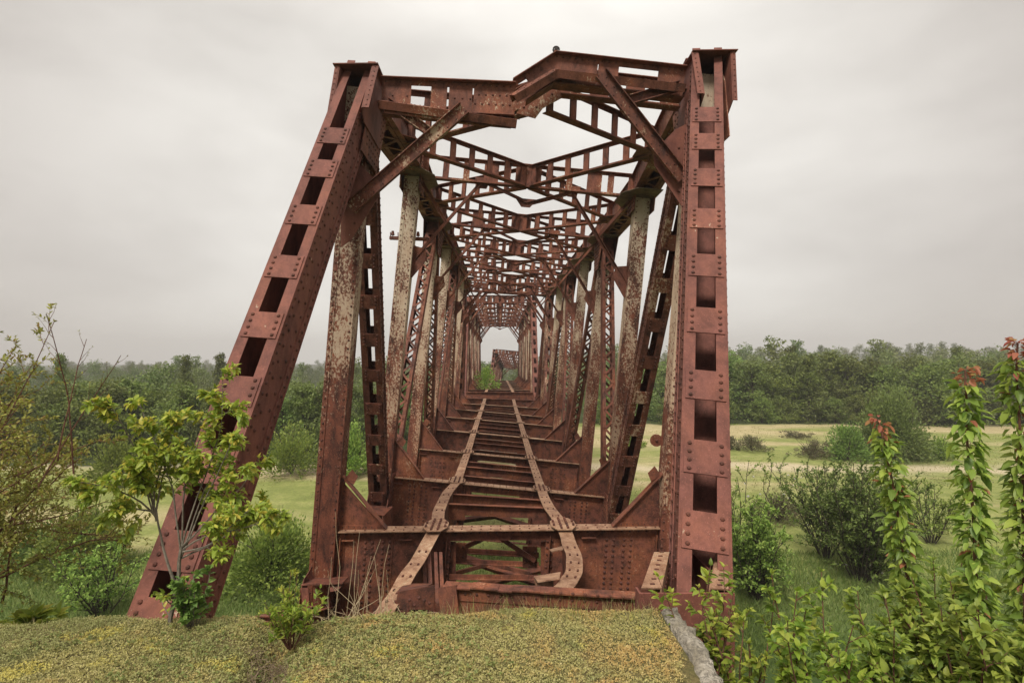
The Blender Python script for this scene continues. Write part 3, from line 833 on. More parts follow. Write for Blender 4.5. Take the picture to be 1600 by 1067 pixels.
f2, l2 = frame(at(640, 374, 13.0), at(668, 410, 13.0), YY); mb.box(f2, (-0.03, 0.03), (-0.02, 0.02), (0, l2))
part('insulator_bracket', mb, M_mid, root1)

# ---- wreckage at the near end of the first span
mb = MB()                                              # end floor beam
A = at(1003, 931, 5.75); B = at(694, 913, 6.05)
up = np.array([0, 0, 1.0])
fr, L = frame(A, B, up); o, X, Y, Z = fr               # X up, Z to the left, Y away or near
mb.box(fr, (-0.95, -0.012), (-0.006, 0.006), (0, L)); 
nseg = 14
for k in range(nseg):
    j0 = 0.010 * math.sin(k * 1.9) * (k > 6)
    mb.box(fr, (-0.011 + j0 * .4, 0.004 + j0 * .4), (-0.07 + j0, 0.10), (L * k / nseg, L * (k + 1) / nseg - 0.002))
s = -1 if Y[1] > 0 else 1
mb.box(fr, (-0.16, -0.013), sorted((s * 0.0065, s * 0.02)), (0, L)); mb.box(fr, (-0.42, -0.40), sorted((s * 0.0065, s * 0.05)), (0, L * 0.6))
for z in (0.02, 0.85, 1.45, 2.05): mb.box(fr, (-0.9, -0.165), sorted((s * 0.0065, s * 0.11)), (z, z + 0.014))
for z in np.arange(0.08, L, 0.13):
    mb.rivet(o + X * -0.08 + Y * s * 0.02 + Z * z, Y * s, 0.018)
    if z < 0.9: mb.rivet(o + X * 0.004 + Z * z - YY * 0.06, X, 0.022)
for z in np.arange(0.2, L, 0.21): mb.rivet(o + X * -0.3 + Y * s * 0.0065 + Z * z, Y * s, 0.018)
part('end_floor_beam', mb, M_web, root1)
# bent plates and brackets left of it
mb = MB()
def quad_plate(mb, pts, th=0.014):
    pts = [np.asarray(p, float) for p in pts]; nrm = unit(np.cross(pts[1] - pts[0], pts[2] - pts[0])) * th
    k = len(pts); mb.add(pts + [p + nrm for p in pts], [tuple(range(k - 1, -1, -1)), tuple(range(k, 2 * k))] + [(i, (i + 1) % k, (i + 1) % k + k, i + k) for i in range(k)])
quad_plate(mb, [at(684, 918, 5.9), at(712, 914, 5.95), at(722, 1000, 5.8), at(692, 1000, 5.75)])
quad_plate(mb, [at(712, 914, 5.95), at(716, 914, 6.1), at(728, 1000, 6.0), at(722, 1000, 5.8)])
quad_plate(mb, [at(622, 924, 6.3), at(680, 914, 6.4), at(677, 952, 6.35), at(645, 952, 6.3), at(617, 950, 6.25)], 0.02)
quad_plate(mb, [at(618, 926, 6.3), at(632, 911, 6.9), at(676, 911, 6.95), at(664, 917, 6.4)], 0.016)
quad_plate(mb, [at(618, 938, 6.28), at(638, 938, 6.3), at(640, 1010, 6.2), at(622, 1010, 6.2)], 0.02)
quad_plate(mb, [at(650, 940, 6.5), at(662, 940, 6.5), at(676, 1010, 6.4), at(664, 1010, 6.4)], 0.02)
for u0 in (668, 676, 686, 694):
    quad_plate(mb, [at(u0 - 8, 862, 7.9), at(u0 - 3, 862, 7.9), at(u0 + 2, 965, 7.0), at(u0 - 5, 965, 7.0)], 0.05)
quad_plate(mb, [at(679, 936, 6.2), at(684, 935, 6.2), at(688, 941, 6.0), at(682, 942, 6.0)], 0.015)
for (u, v_) in ((640, 937), (655, 934), (663, 938), (648, 945), (671, 942)): mb.rivet(at(u, v_, 6.24), (0, -1, 0), 0.022)
part('torn_bracket', mb, M_web, root1)
mb = MB()                                              # bracket by the right stringer's end
quad_plate(mb, [at(834, 900, 6.6), at(876, 893, 6.9), at(874, 903, 6.3), at(840, 908, 6.2)], 0.014)
quad_plate(mb, [at(834, 900, 6.6), at(864, 905, 6.4), at(864, 925, 6.4), at(838, 925, 6.55)], 0.014)
part('torn_bracket', mb, M_deck, root1); mb = MB()
quad_plate(mb, [at(858, 858, 7.7), at(880, 852, 7.8), at(880, 857, 7.5), at(862, 861, 7.5)], 0.014)
part('torn_bracket', mb, M_deck, root1)
# frame hanging under the first floor beam between the stringers
mb = MB()
def bar(mb, A, B, a, b=0.06, hint=up):
    fr, L = frame(A, B, hint); mb.box(fr, (-a / 2, a / 2), (-0.006, 0.006), (0, L)); mb.box(fr, (-a / 2 - 0.012, -a / 2), (-b, b), (0, L))
bar(mb, at(704, 858, 9.0), at(842, 866, 9.0), 0.07, 0.04); bar(mb, at(704, 875, 9.5), at(842, 881, 9.5), 0.07, 0.04)
bar(mb, at(702, 900, 8.2), at(845, 901, 8.2), 0.06, 0.04)
for (a, b) in (((728, 854, 8.7), (763, 838, 8.75)), ((778, 838, 8.7), (836, 876, 8.8)), ((712, 896, 9.8), (762, 882, 10.2)), ((770, 882, 10.2), (828, 896, 9.8))):
    fr, L = frame(at(*a), at(*b), up); mb.box(fr, (-0.035, 0.035), (-0.006, 0.006), (0, L)); mb.box(fr, (0.024, 0.035), (-0.04, -0.0065), (0, L))
for (u, v_, w_, h_) in ((716, 862, 0.28, 0.3), (828, 870, 0.24, 0.36)):
    plate(mb, at(u, v_, 8.9), np.array([1.0, 0, 0]), up, [(-w_ / 2, -h_ / 2), (w_ / 2, -h_ / 2), (w_ / 2, h_ / 2), (-w_ / 2, h_ / 2)], 0.012, 0, [(-.08, -.08), (.08, -.08), (-.08, .08), (.08, .08)])
for (u0, u1) in ((668, 712), (845, 872)):
    quad_plate(mb, [at(u0, 846, 8.6), at(u1, 846, 8.6), at(u1, 925, 8.6), at(u0, 925, 8.6)], 0.016)
    for v_ in np.arange(852, 920, 9):
        for u in (u0 + 8, u0 + 14, u1 - 14, u1 - 8) if u1 - u0 > 30 else (u0 + 8, u1 - 7): mb.rivet(at(u, v_, 8.58), (0, -1, 0), 0.016)
part('hanging_frame', mb, M_web, root1)
# bearing shoe under the right end post
mb = MB(); c0 = L1[0][1]
bx = (np.array([1.434, 4.13, 0.0]), np.array([1.0, 0, 0]), YY, up)
zt = -1.75
mb.box(bx, (-0.36, 0.33), (-0.02, 0.0), (-3.4, zt))
mb.box(bx, (0.331, 0.347), (-0.02, 1.0), (-3.4, zt)); mb.box(bx, (-0.376, -0.361), (-0.02, 0.1), (-2.9, zt))
mb.rivet(np.array([1.12, 4.128, zt - 0.11]), (0, -1, 0), 0.03)
part('bearing_shoe', mb, M_post, root1); mb = MB()
for (b0, f0) in ((((1022, 864), (1046, 864)), ((1002, 920), (1034, 920))), (((1120, 866), (1143, 867)), ((1110, 921), (1138, 922)))):
    q = [at(*f0[0], 4.14), at(*f0[1], 4.14), at(*b0[1], 4.75), at(*b0[0], 4.75)]
    quad_plate(mb, q, 0.012)
    for t in np.arange(0.08, 1, 0.13):
        p = (q[0] * 0.5 + q[1] * 0.5) * (1 - t) + (q[3] * 0.5 + q[2] * 0.5) * t
        mb.dbox((p, np.array([1.0, 0, 0]), unit(np.array([0, 1, 0.2])), up), (-0.018, 0.018), (-0.007, 0.007), (0.008, 0.018))
    ins = 1 if f0[0][0] < 1050 else 0
    a, b = q[ins], q[3 - ins if ins == 0 else 2]
    quad_plate(mb, [a, b, b - up * 0.5, a - up * 0.1], 0.012)
    for t in np.arange(0.1, 1, 0.12): mb.rivet(a * (1 - t) + b * t - up * 0.09, (1 if ins else -1, -0.3, 0), 0.018)
part('shoe_flange', mb, M_deck, root1)
# shelf plates at the foot of the left post and diagonal
mb = MB()
quad_plate(mb, [at(470, 915, 7.9), at(535, 912, 7.9), at(545, 902, 8.4), at(488, 903, 8.4)], 0.016)
quad_plate(mb, [at(470, 918, 7.9), at(482, 918, 7.9), at(484, 975, 7.8), at(474, 975, 7.8)], 0.016)
quad_plate(mb, [at(515, 914, 7.95), at(536, 913, 7.95), at(528, 922, 7.9), at(516, 924, 7.9)], 0.016)
quad_plate(mb, [at(470, 920, 7.9), at(490, 905, 8.3), at(490, 880, 8.5), at(474, 905, 8.0)], 0.016)
part('foot_plate', mb, M_mid, root1)
mb = MB()
quad_plate(mb, [at(566, 801, 11.6), at(600, 806, 11.6), at(614, 792, 12.2), at(578, 790, 12.2)], 0.016)
quad_plate(mb, [at(598, 806, 11.6), at(614, 792, 12.2), at(614, 820, 12.0), at(600, 826, 11.5)], 0.016)
part('foot_plate', mb, M_mid, root1)
for s in (0, 1):                                       # round end plates (washers) on the outer face of the right post
    pass
mb = MB(); c = at(1026, 688, 8.75); mb.tube([c, c + YY * 0.03], 0.1, 14); mb.rivet(c, (0, -1, 0), 0.03)
part('round_boss', mb, M_mid, root1)

# ---- the spans beyond
S2 = [section(0.02 * i * 0.0 + 0.02, 39.6 + 4.2 * i, -2.22 - 0.04 * i, 0.3) for i in range(9)]
span('second rusty truss span, level, standing behind the nearest one', S2, 1)
S3 = [section(1.1 + 0.14 * i, 75.4 + 4.2 * i, -5.5 - 0.42 * i, 5.0 + 0.6 * i) for i in range(9)]
span('third rusty truss span, sagging and tilted, seen far through the first two', S3, 0)
# ================================================================ ground
def sstep(a, b, x):
    t = np.clip((x - a) / (b - a), 0, 1); return t * t * (3 - 2 * t)
def fbm(x, y, s, seed=0):
    r = np.random.default_rng(seed); z = np.zeros_like(x, float); amp = 1.0
    for k in range(5):
        for _ in range(3):
            a = r.uniform(0, 2 * math.pi); ph = r.uniform(0, 6.28)
            z += amp * np.sin((x * math.cos(a) + y * math.sin(a)) / s * (2 ** k) + ph) / 3
        amp *= 0.5
    return z / 1.6
GZ = -7.0
def gh(x, y):
    x = np.asarray(x, float); y = np.asarray(y, float)
    z = GZ + 0.12 * fbm(x, y, 5.0, 3) + 0.25 * fbm(x, y, 22.0, 4) * sstep(15, 40, y)
    mound = sstep(11.5, 3.2, y) * sstep(26, 5, np.abs(x))
    z = z + 4.7 * mound
    z = z + (3.2 * sstep(85, 190, y) + 4.5 * sstep(190, 380, y)) * sstep(-10, 70, x)
    z = z + 1.0 * sstep(26, 40, y) * sstep(10, 30, -x) * 0
    return z
def grid(name, xs, ys, hf, mat):
    X, Y = np.meshgrid(xs, ys); Z = hf(X, Y)
    V = np.stack([X.ravel(), Y.ravel(), Z.ravel()], 1); nx = len(xs); ny = len(ys)
    I = (np.arange(ny - 1)[:, None] * nx + np.arange(nx - 1)[None]).ravel()
    Fc = np.stack([I, I + 1, I + nx + 1, I + nx], 1)
    return mesh_obj(name, V, Fc, mat, smooth=True)
m, t = newmat('meadow')
co = N(t, 'ShaderNodeTexCoord').outputs['Object']
a = noise(t, co, 0.11, 5, 0.6, 0.8); b = noise(t, co, 1.1, 6, 0.65); c3 = noise(t, co, 9.0, 6, 0.7)
st = N(t, 'ShaderNodeMapping', {'Vector': co, 'Scale': (0.030, 0.16, 1.0), 'Rotation': (0, 0, 0.1)}).outputs[0]
band = noise(t, st, 1.0, 4, 0.55, 0.7)
gcol = ramp(t, b, [(0.3, (0.17, 0.205, 0.058)), (0.55, (0.25, 0.28, 0.085)), (0.75, (0.34, 0.34, 0.13))])
dry = ramp(t, b, [(0.3, (0.38, 0.32, 0.16)), (0.6, (0.50, 0.42, 0.24)), (0.8, (0.56, 0.48, 0.32))])
y_ = N(t, 'ShaderNodeSeparateXYZ', {0: co}).outputs[1]
far = N(t, 'ShaderNodeMapRange', {0: y_, 1: 17.0, 2: 52.0, 3: -0.14, 4: 0.10}).outputs[0]
f = ramp(t, math_(t, 'ADD', band, far), [(0.47, (0, 0, 0)), (0.62, (1, 1, 1))])
col = mixc(t, f, gcol, dry)
trk = N(t, 'ShaderNodeMapRange', {0: math_(t, 'ABSOLUTE', math_(t, 'ADD', math_(t, 'SUBTRACT', y_, 35.5), math_(t, 'MULTIPLY', math_(t, 'SUBTRACT', a, 0.5), 9.0))), 1: 0.5, 2: 2.2, 3: 0.75, 4: 0.0}).outputs[0]
col = mixc(t, trk, col, (0.60, 0.50, 0.36))
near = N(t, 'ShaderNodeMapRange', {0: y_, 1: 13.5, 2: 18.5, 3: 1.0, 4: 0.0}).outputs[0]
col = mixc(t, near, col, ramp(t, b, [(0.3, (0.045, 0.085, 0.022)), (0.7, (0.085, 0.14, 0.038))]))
col = mixc(t, ramp(t, c3, [(0.35, (0.45, 0.45, 0.45)), (0.6, (0, 0, 0))]), col, (0.07, 0.075, 0.03))
x__ = N(t, 'ShaderNodeSeparateXYZ', {0: co}).outputs[0]
jag = math_(t, 'MULTIPLY', math_(t, 'SUBTRACT', noise(t, co, 0.25, 4, 0.6), 0.5), 9.0)
edge_y = N(t, 'ShaderNodeMapRange', {0: x__, 1: -6.0, 2: 4.0, 3: 36.5, 4: 60.0}).outputs[0]
wd = N(t, 'ShaderNodeMapRange', {0: math_(t, 'ADD', math_(t, 'SUBTRACT', y_, edge_y), jag), 1: -0.8, 2: 0.8, 3: 0.0, 4: 1.0}).outputs[0]
col = mixc(t, wd, col, ramp(t, b, [(0.3, (0.030, 0.040, 0.014)), (0.7, (0.060, 0.075, 0.024))]))
finish(t, col, 0.95, c3, 0.6, 0.06, 0.1)
M_meadow = m
xs = np.concatenate([np.linspace(-900, -90, 28)[:-1], np.linspace(-90, -24, 45)[:-1], np.linspace(-24, 24, 161)[:-1], np.linspace(24, 90, 45)[:-1], np.linspace(90, 900, 28)])
ys = np.concatenate([np.linspace(-60, 0, 13)[:-1], np.linspace(0, 40, 135)[:-1], np.linspace(40, 110, 60)[:-1], np.linspace(110, 1500, 70)])
g = grid('ground', xs, ys, gh, M_meadow); g['kind'] = 'structure'

# the grassy top of the abutment bank, where the camera stands
def bank(x, y):
    z = -1.56 - 0.05 * sstep(-1.0, -3.0, x) + 0.028 * fbm(x, y, 0.36, 11) + 0.008 * fbm(x, y, 0.09, 12)
    z = z + 0.03 * np.exp(-((x + 0.2) / 0.9) ** 2)
    gx = -1.28 + 0.25 * (3.2 - y)
    z = z - 0.13 * np.exp(-((x - gx) / 0.11) ** 2) * sstep(1.8, 2.6, y)
    edge = 3.32 + 0.06 * np.sin(x * 2.1) + 0.03 * np.sin(x * 7.0) - 0.05 * sstep(-1.4, -1.1, x) * sstep(-0.9, -1.2, x)
    z = z - 3.6 * sstep(0.0, 1.5, y - edge) ** 0.8
    z = z - 2.5 * sstep(-4.2, -8, x)
    return z
m, t = newmat('soil')
co = N(t, 'ShaderNodeTexCoord').outputs['Object']
a = noise(t, co, 3.0, 6, 0.6); b = noise(t, co, 60.0, 5, 0.7)
col = mixc(t, ramp(t, a, [(0.4, (0, 0, 0)), (0.65, (1, 1, 1))]), (0.12, 0.12, 0.045), (0.20, 0.15, 0.07))
col = mixc(t, ramp(t, b, [(0.4, (0.7, 0.7, 0.7)), (0.6, (0, 0, 0))]), col, (0.05, 0.045, 0.022))
finish(t, col, 0.95, b, 0.8, 0.01, 0.1)
M_soil = m
xs = np.concatenate([np.linspace(-14, -4, 30)[:-1], np.linspace(-4, 1.0, 230)]); ys = np.concatenate([np.linspace(-5, 1.5, 30)[:-1], np.linspace(1.5, 3.6, 110)[:-1], np.linspace(3.6, 6.5, 30)])
g = grid('embankment', xs, ys, bank, M_soil); g['kind'] = 'structure'

# concrete: side wall of the abutment with its worn coping
def concrete(name, c0, c1, c2):
    m, t = newmat(name); co = N(t, 'ShaderNodeTexCoord').outputs['Object']
    a = noise(t, co, 5.0, 7, 0.65, 0.5); b = noise(t, co, 45.0, 7, 0.75); v = N(t, 'ShaderNodeTexVoronoi', {'Vector': co, 'Scale': 38.0}).outputs['Distance']
    col = ramp(t, a, [(0.34, c1), (0.5, c0), (0.68, c2)])
    col = mixc(t, ramp(t, b, [(0.42, (0.8, 0.8, 0.8)), (0.55, (0, 0, 0))]), col, tuple(x * 0.35 for x in c0))
    finish(t, col, 0.9, math_(t, 'ADD', b, math_(t, 'MULTIPLY', v, 0.7)), 0.9, 0.02, 0.2)
    return m
M_conc = concrete('weathered_concrete', (0.42, 0.38, 0.31), (0.24, 0.21, 0.15), (0.60, 0.55, 0.47))
def rough_block(name, path, hw, z0, top_f, mat, parent, seed):
    """a wall swept along path (list of xy): rough top, plain sides"""
    r = np.random.default_rng(seed); V = []; nprof = 8
    for j, (x, y) in enumerate(path):
        a = np.array(path[max(j - 1, 0)]); b = np.array(path[min(j + 1, len(path) - 1)]); tt = (b - a) / np.linalg.norm(b - a); sd = np.array([tt[1], -tt[0]])
        zt = top_f(j / (len(path) - 1))
        for k, (s, dz) in enumerate(((-1.0, z0 - zt), (-1.0, -0.07), (-0.88, -0.012), (-0.4, 0.0), (0.2, 0.0), (0.75, -0.01), (1.0, -0.06), (1.0, z0 - zt))):
            w = s * hw + (r.normal(0, 0.009) if 0 < k < 7 else 0); q = np.array([x, y]) + sd * w
            V.append((q[0], q[1], zt + dz + (r.normal(0, 0.008) if 0 < k < 7 else 0)))
    n = len(path); fs = [(i * nprof + k, i * nprof + (k + 1) % nprof, (i + 1) * nprof + (k + 1) % nprof, (i + 1) * nprof + k) for i in range(n - 1) for k in range(nprof)]
    fs += [tuple(range(nprof)), tuple(range(n * nprof - 1, (n - 1) * nprof - 1, -1))]
    return mesh_obj(name, V, fs, mat, parent, smooth=True)
ab = thing('abutment', (0, 3.0, -6), 'weathered concrete abutment wall holding the mossy bank at the bridge end', 'wall')
pth = [(1.045 + 0.035 * (y - 2.6) / 1 + 0.012 * math.sin(9 * y), y) for y in np.linspace(0.4, 3.42, 70)]
rough_block('side_wall', pth, 0.062, -6.6, lambda t: -1.53 + 0.012 * math.sin(t * 23), M_conc, ab, 2)
mbx = MB()
mbx.box((np.array([0, 0, 0.0]), np.array([1.0, 0, 0]), YY, up), (-3.4, 0.97), (3.40, 3.75), (-7.2, -3.0))
part('front_wall', mbx, M_conc, ab)
mbx = MB(); mbx.box((np.array([0, 0, 0.0]), np.array([1.0, 0, 0]), YY, up), (-3.4, 2.3), (3.76, 5.0), (-7.2, -3.75)); part('bearing_ledge', mbx, M_conc, ab)
for d_, lb in ((38.9, 'concrete pier carrying the joint between the first and second spans'), (74.4, 'concrete pier carrying the joint between the second and third spans')):
    pr = thing('bridge_pier', (0, d_, -7.2), lb, 'pier', 'piers under the bridge')
    mbx = MB(); mbx.prism((np.array([0, d_, 0]), np.array([1.0, 0, 0]), up, YY), [(-3.4, -1.0), (3.4, -1.0), (4.0, 0), (3.4, 1.0), (-3.4, 1.0), (-4.0, 0)], (-7.6, -4.6)); part('shaft', mbx, M_conc, pr)
    mbx = MB(); mbx.box((np.array([0, d_, 0]), np.array([1.0, 0, 0]), YY, up), (-3.7, 3.7), (-1.15, 1.15), (-4.598, -4.1)); part('cap', mbx, M_conc, pr)

# ================================================================ leaves
def leafmat(name, cols, trans=0.35, patch=None, pscale=0.5, rough=0.55, spec=0.3, var=1.0):
    m, t = newmat(name)
    g_ = N(t, 'ShaderNodeNewGeometry'); n = len(cols)
    c = ramp(t, g_.outputs['Random Per Island'], [((i + 0.0) / max(1, n - 1), cl) for i, cl in enumerate(cols)])
    if patch:
        co = N(t, 'ShaderNodeTexCoord').outputs['Object']
        pn = noise(t, co, pscale, 4, 0.6)
        c = mixc(t, ramp(t, pn, [(0.42, (0, 0, 0)), (0.62, (0.85, 0.85, 0.85))]), c, mixc(t, 0.6, c, patch))
    rn = N(t, 'ShaderNodeObjectInfo').outputs['Random']
    c = N(t, 'ShaderNodeHueSaturation', {'Color': c, 'Value': math_(t, 'ADD', math_(t, 'MULTIPLY', rn, 0.62 * var), 1.0 - 0.31 * var), 'Hue': math_(t, 'ADD', math_(t, 'MULTIPLY', rn, 0.036), 0.480)}).outputs[0]
    p = N(t, 'ShaderNodeBsdfPrincipled', {'Base Color': c, 'Roughness': rough, 'Specular IOR Level': spec})
    tr = N(t, 'ShaderNodeBsdfTranslucent', {'Color': c})
    mxs = N(t, 'ShaderNodeMixShader', {0: trans, 1: p.outputs[0], 2: tr.outputs[0]})
    o = N(t, 'ShaderNodeOutputMaterial'); t.links.new(mxs.outputs[0], o.inputs[0])
    return m
def barkmat(name, c0, c1):
    m, t = newmat(name); co = N(t, 'ShaderNodeTexCoord').outputs['Object']
    a = noise(t, co, 22.0, 6, 0.7)
    finish(t, ramp(t, a, [(0.35, c0), (0.65, c1)]), 0.9, a, 0.6, 0.01, 0.2)
    return m
M_bark = barkmat('grey_bark', (0.10, 0.085, 0.065), (0.24, 0.21, 0.17))
M_redbark = barkmat('red_brown_bark', (0.075, 0.032, 0.022), (0.20, 0.10, 0.07))
M_darkbark = barkmat('dark_bark', (0.04, 0.032, 0.026), (0.10, 0.08, 0.06))
M_straw = barkmat('straw', (0.36, 0.27, 0.16), (0.55, 0.45, 0.30))
def rand_unit(n, r):
    v = r.normal(size=(n, 3)); return v / np.linalg.norm(v, axis=1, keepdims=True)
def nrm_rows(a):
    return a / np.maximum(1e-9, np.linalg.norm(a, axis=1, keepdims=True))
def leaves_fold(P, D, L, W, r, fold=0.25, droop=0.25, roll=1.0):
    """pointed leaves, each two quads folded on the midrib; P base, D direction"""
    n = len(P); D = nrm_rows(D)
    upv = np.tile([0, 0, 1.0], (n, 1)) + r.normal(0, 0.35 * roll, (n, 3))
    S = nrm_rows(np.cross(D, upv)); U = np.cross(S, D)
    L = np.broadcast_to(L, (n,))[:, None]; W = np.broadcast_to(W, (n,))[:, None]
    b = P; t_ = P + D * L - U * L * droop
    l1 = P + D * L * 0.28 + S * W * 0.46 + U * W * fold; l2 = P + D * L * 0.66 + S * W * 0.38 + U * (W * fold - L * droop * 0.45)
    r1 = P + D * L * 0.28 - S * W * 0.46 + U * W * fold; r2 = P + D * L * 0.66 - S * W * 0.38 + U * (W * fold - L * droop * 0.45)
    m_ = P + D * L * 0.55 - U * L * droop * 0.3
    V = np.stack([b, l1, l2, t_, r2, r1, m_], 1).reshape(-1, 3)
    q = np.array([[0, 1, 2, 6], [6, 2, 3, 3], [0, 6, 4, 5], [6, 3, 4, 4]])
    tri = np.array([[0, 1, 6], [1, 2, 6], [2, 3, 6], [3, 4, 6], [4, 5, 6], [5, 0, 6]])
    Fc = (np.arange(n)[:, None, None] * 7 + tri[None]).reshape(-1, 3)
    return V, Fc
def leaves_quad(P, L, W, r, D=None):
    n = len(P)
    D = rand_unit(n, r) if D is None else nrm_rows(D)
    S = nrm_rows(np.cross(D, rand_unit(n, r)))
    L = np.broadcast_to(L, (n,))[:, None]; W = np.broadcast_to(W, (n,))[:, None]
    V = np.stack([P - D * L / 2, P + S * W / 2 - D * L * .05, P + D * L / 2, P - S * W / 2 - D * L * .05], 1).reshape(-1, 3)
    Fc = np.arange(n)[:, None] * 4 + np.arange(4)[None]
    return V, Fc

# ---------------------------------------------------------------- woody plants grown branch by branch
class Plant:
    def __init__(s, seed):
        s.r = np.random.default_rng(seed); s.mb = MB(); s.P = []; s.D = []; s.S = []
    def stem(s, p, d, length, r0, segs=6, curve=0.15, lift=0.0, r1=None, sides=5):
        pts = [np.array(p, float)]; d = unit(d); ds = [d]
        for k in range(segs):
            d = unit(d + s.r.normal(0, curve, 3) + np.array([0, 0, lift]))
            pts.append(pts[-1] + d * length / segs); ds.append(d)
        r1 = r0 * 0.35 if r1 is None else r1
        s.mb.tube(pts, list(np.linspace(r0, r1, segs + 1)), sides)
        return pts, ds
    def leafy(s, pts, ds, n, t0=0.2, t1=1.0, spread=0.9, up_=0.1, size=1.0, tip=True):
        m_ = len(pts) - 1
        for k in range(n):
            t_ = (t0 + (t1 - t0) * (k + s.r.uniform(0, 1)) / n) * m_; i = min(int(t_), m_ - 1); f_ = t_ - i
            p = pts[i] * (1 - f_) + pts[i + 1] * f_; d = ds[i + 1]
            v = rand_unit(1, s.r)[0]; v = unit(v - d * v.dot(d)) * spread + d * (0.45 + 0.2 * s.r.uniform()) + np.array([0, 0, up_])
            s.P.append(p); s.D.append(v); s.S.append(size * s.r.uniform(0.65, 1.15) * (1.0 if t_ < m_ * 0.85 else 0.7))
        if tip:
            for k in range(3):
                s.P.append(pts[-1]); s.D.append(ds[-1] + rand_unit(1, s.r)[0] * 0.6); s.S.append(size * s.r.uniform(0.4, 0.75))
    def branch_on(s, pts, ds, n, t0, t1, length, r0, ang, leaves, sub=0, curve=0.15, lift=0.05, up_=0.1, size=1.0, segs=5):
        m_ = len(pts) - 1
        for k in range(n):
            t_ = (t0 + (t1 - t0) * (k + s.r.uniform(0, 1)) / n); tm = t_ * m_; i = min(int(tm), m_ - 1); f_ = tm - i
            p = pts[i] * (1 - f_) + pts[i + 1] * f_; d = ds[i + 1]
            v = rand_unit(1, s.r)[0]; v = unit(v - d * v.dot(d)); dd = unit(d * math.cos(ang) + v * math.sin(ang))
            ln = length * (1.0 - 0.5 * t_) * s.r.uniform(0.7, 1.2)
            q, e = s.stem(p, dd, ln, r0, segs, curve, lift)
            if sub: s.branch_on(q, e, sub, 0.25, 0.95, ln * 0.5, r0 * 0.55, ang, max(3, leaves // 2), 0, curve, lift, up_, size, 4)
            s.leafy(q, e, leaves, 0.15, 1.0, 0.9, up_, size)
    def finish(s, name, base, label, cat, lm, bm, L, W, group=None, fold=0.2, droop=0.25, crown='leaves', wood='stem', top_mat=None, top_z=None):
        T = thing(name, base, label, cat, group)
        part(wood, s.mb, bm, T)
        P = np.array(s.P); D = np.array(s.D); S = np.array(s.S)
        V, Fc = leaves_fold(P, D, L * S, W * S, s.r, fold, droop)
        mesh_obj(crown, V, Fc, lm, T)
        return T
G_big = leafmat('glossy_green_leaves', [(0.175, 0.285, 0.040), (0.281, 0.420, 0.065), (0.420, 0.572, 0.086), (0.211, 0.362, 0.050), (0.526, 0.591, 0.102), (0.631, 0.572, 0.086)], 0.40, rough=0.4, var=0.25)
G_bright = leafmat('fresh_yellow_green_leaves', [(0.187, 0.263, 0.033), (0.308, 0.389, 0.050), (0.440, 0.483, 0.077), (0.220, 0.315, 0.044), (0.143, 0.210, 0.033), (0.506, 0.504, 0.099)], 0.45, rough=0.42, var=0.25)
G_cherry = leafmat('cherry_shoot_leaves', [(0.197, 0.298, 0.051), (0.303, 0.432, 0.074), (0.440, 0.537, 0.103), (0.228, 0.328, 0.058), (0.137, 0.224, 0.043), (0.364, 0.476, 0.088)], 0.42, rough=0.42, var=0.25)
G_red = leafmat('red_young_leaves', [(0.42, 0.13, 0.08), (0.50, 0.20, 0.12), (0.34, 0.08, 0.06), (0.48, 0.30, 0.12)], 0.45, var=0.25)
G_thorn = leafmat('small_olive_leaves', [(0.183, 0.206, 0.037), (0.297, 0.298, 0.060), (0.411, 0.393, 0.090), (0.216, 0.237, 0.044), (0.363, 0.221, 0.090)], 0.35, var=0.25)
G_bush = leafmat('bush_leaves', [(0.123, 0.195, 0.039), (0.215, 0.307, 0.059), (0.317, 0.418, 0.087), (0.169, 0.250, 0.049), (0.386, 0.465, 0.106)], 0.35)
G_dark = leafmat('dark_bush_leaves', [(0.098, 0.161, 0.041), (0.155, 0.244, 0.053), (0.240, 0.346, 0.077), (0.127, 0.200, 0.044)], 0.3)
G_far = leafmat('woodland_leaves', [(0.086, 0.124, 0.028), (0.135, 0.184, 0.037), (0.203, 0.248, 0.053), (0.109, 0.148, 0.030), (0.258, 0.298, 0.066)], 0.3, patch=(0.10, 0.095, 0.04), pscale=0.25)
G_farlight = leafmat('spring_tree_leaves', [(0.123, 0.193, 0.043), (0.177, 0.262, 0.055), (0.254, 0.339, 0.085), (0.146, 0.223, 0.046)], 0.35, patch=(0.15, 0.16, 0.06), pscale=0.3)
G_bramble = leafmat('bramble_twigs', [(0.10, 0.075, 0.045), (0.15, 0.12, 0.07), (0.09, 0.11, 0.035), (0.20, 0.17, 0.11)], 0.2)

G_wood = leafmat('mixed_wood_leaves', [(0.071, 0.109, 0.027), (0.112, 0.161, 0.038), (0.165, 0.207, 0.055), (0.088, 0.127, 0.032), (0.201, 0.230, 0.068)], 0.3, patch=(0.24, 0.22, 0.09), pscale=0.09)
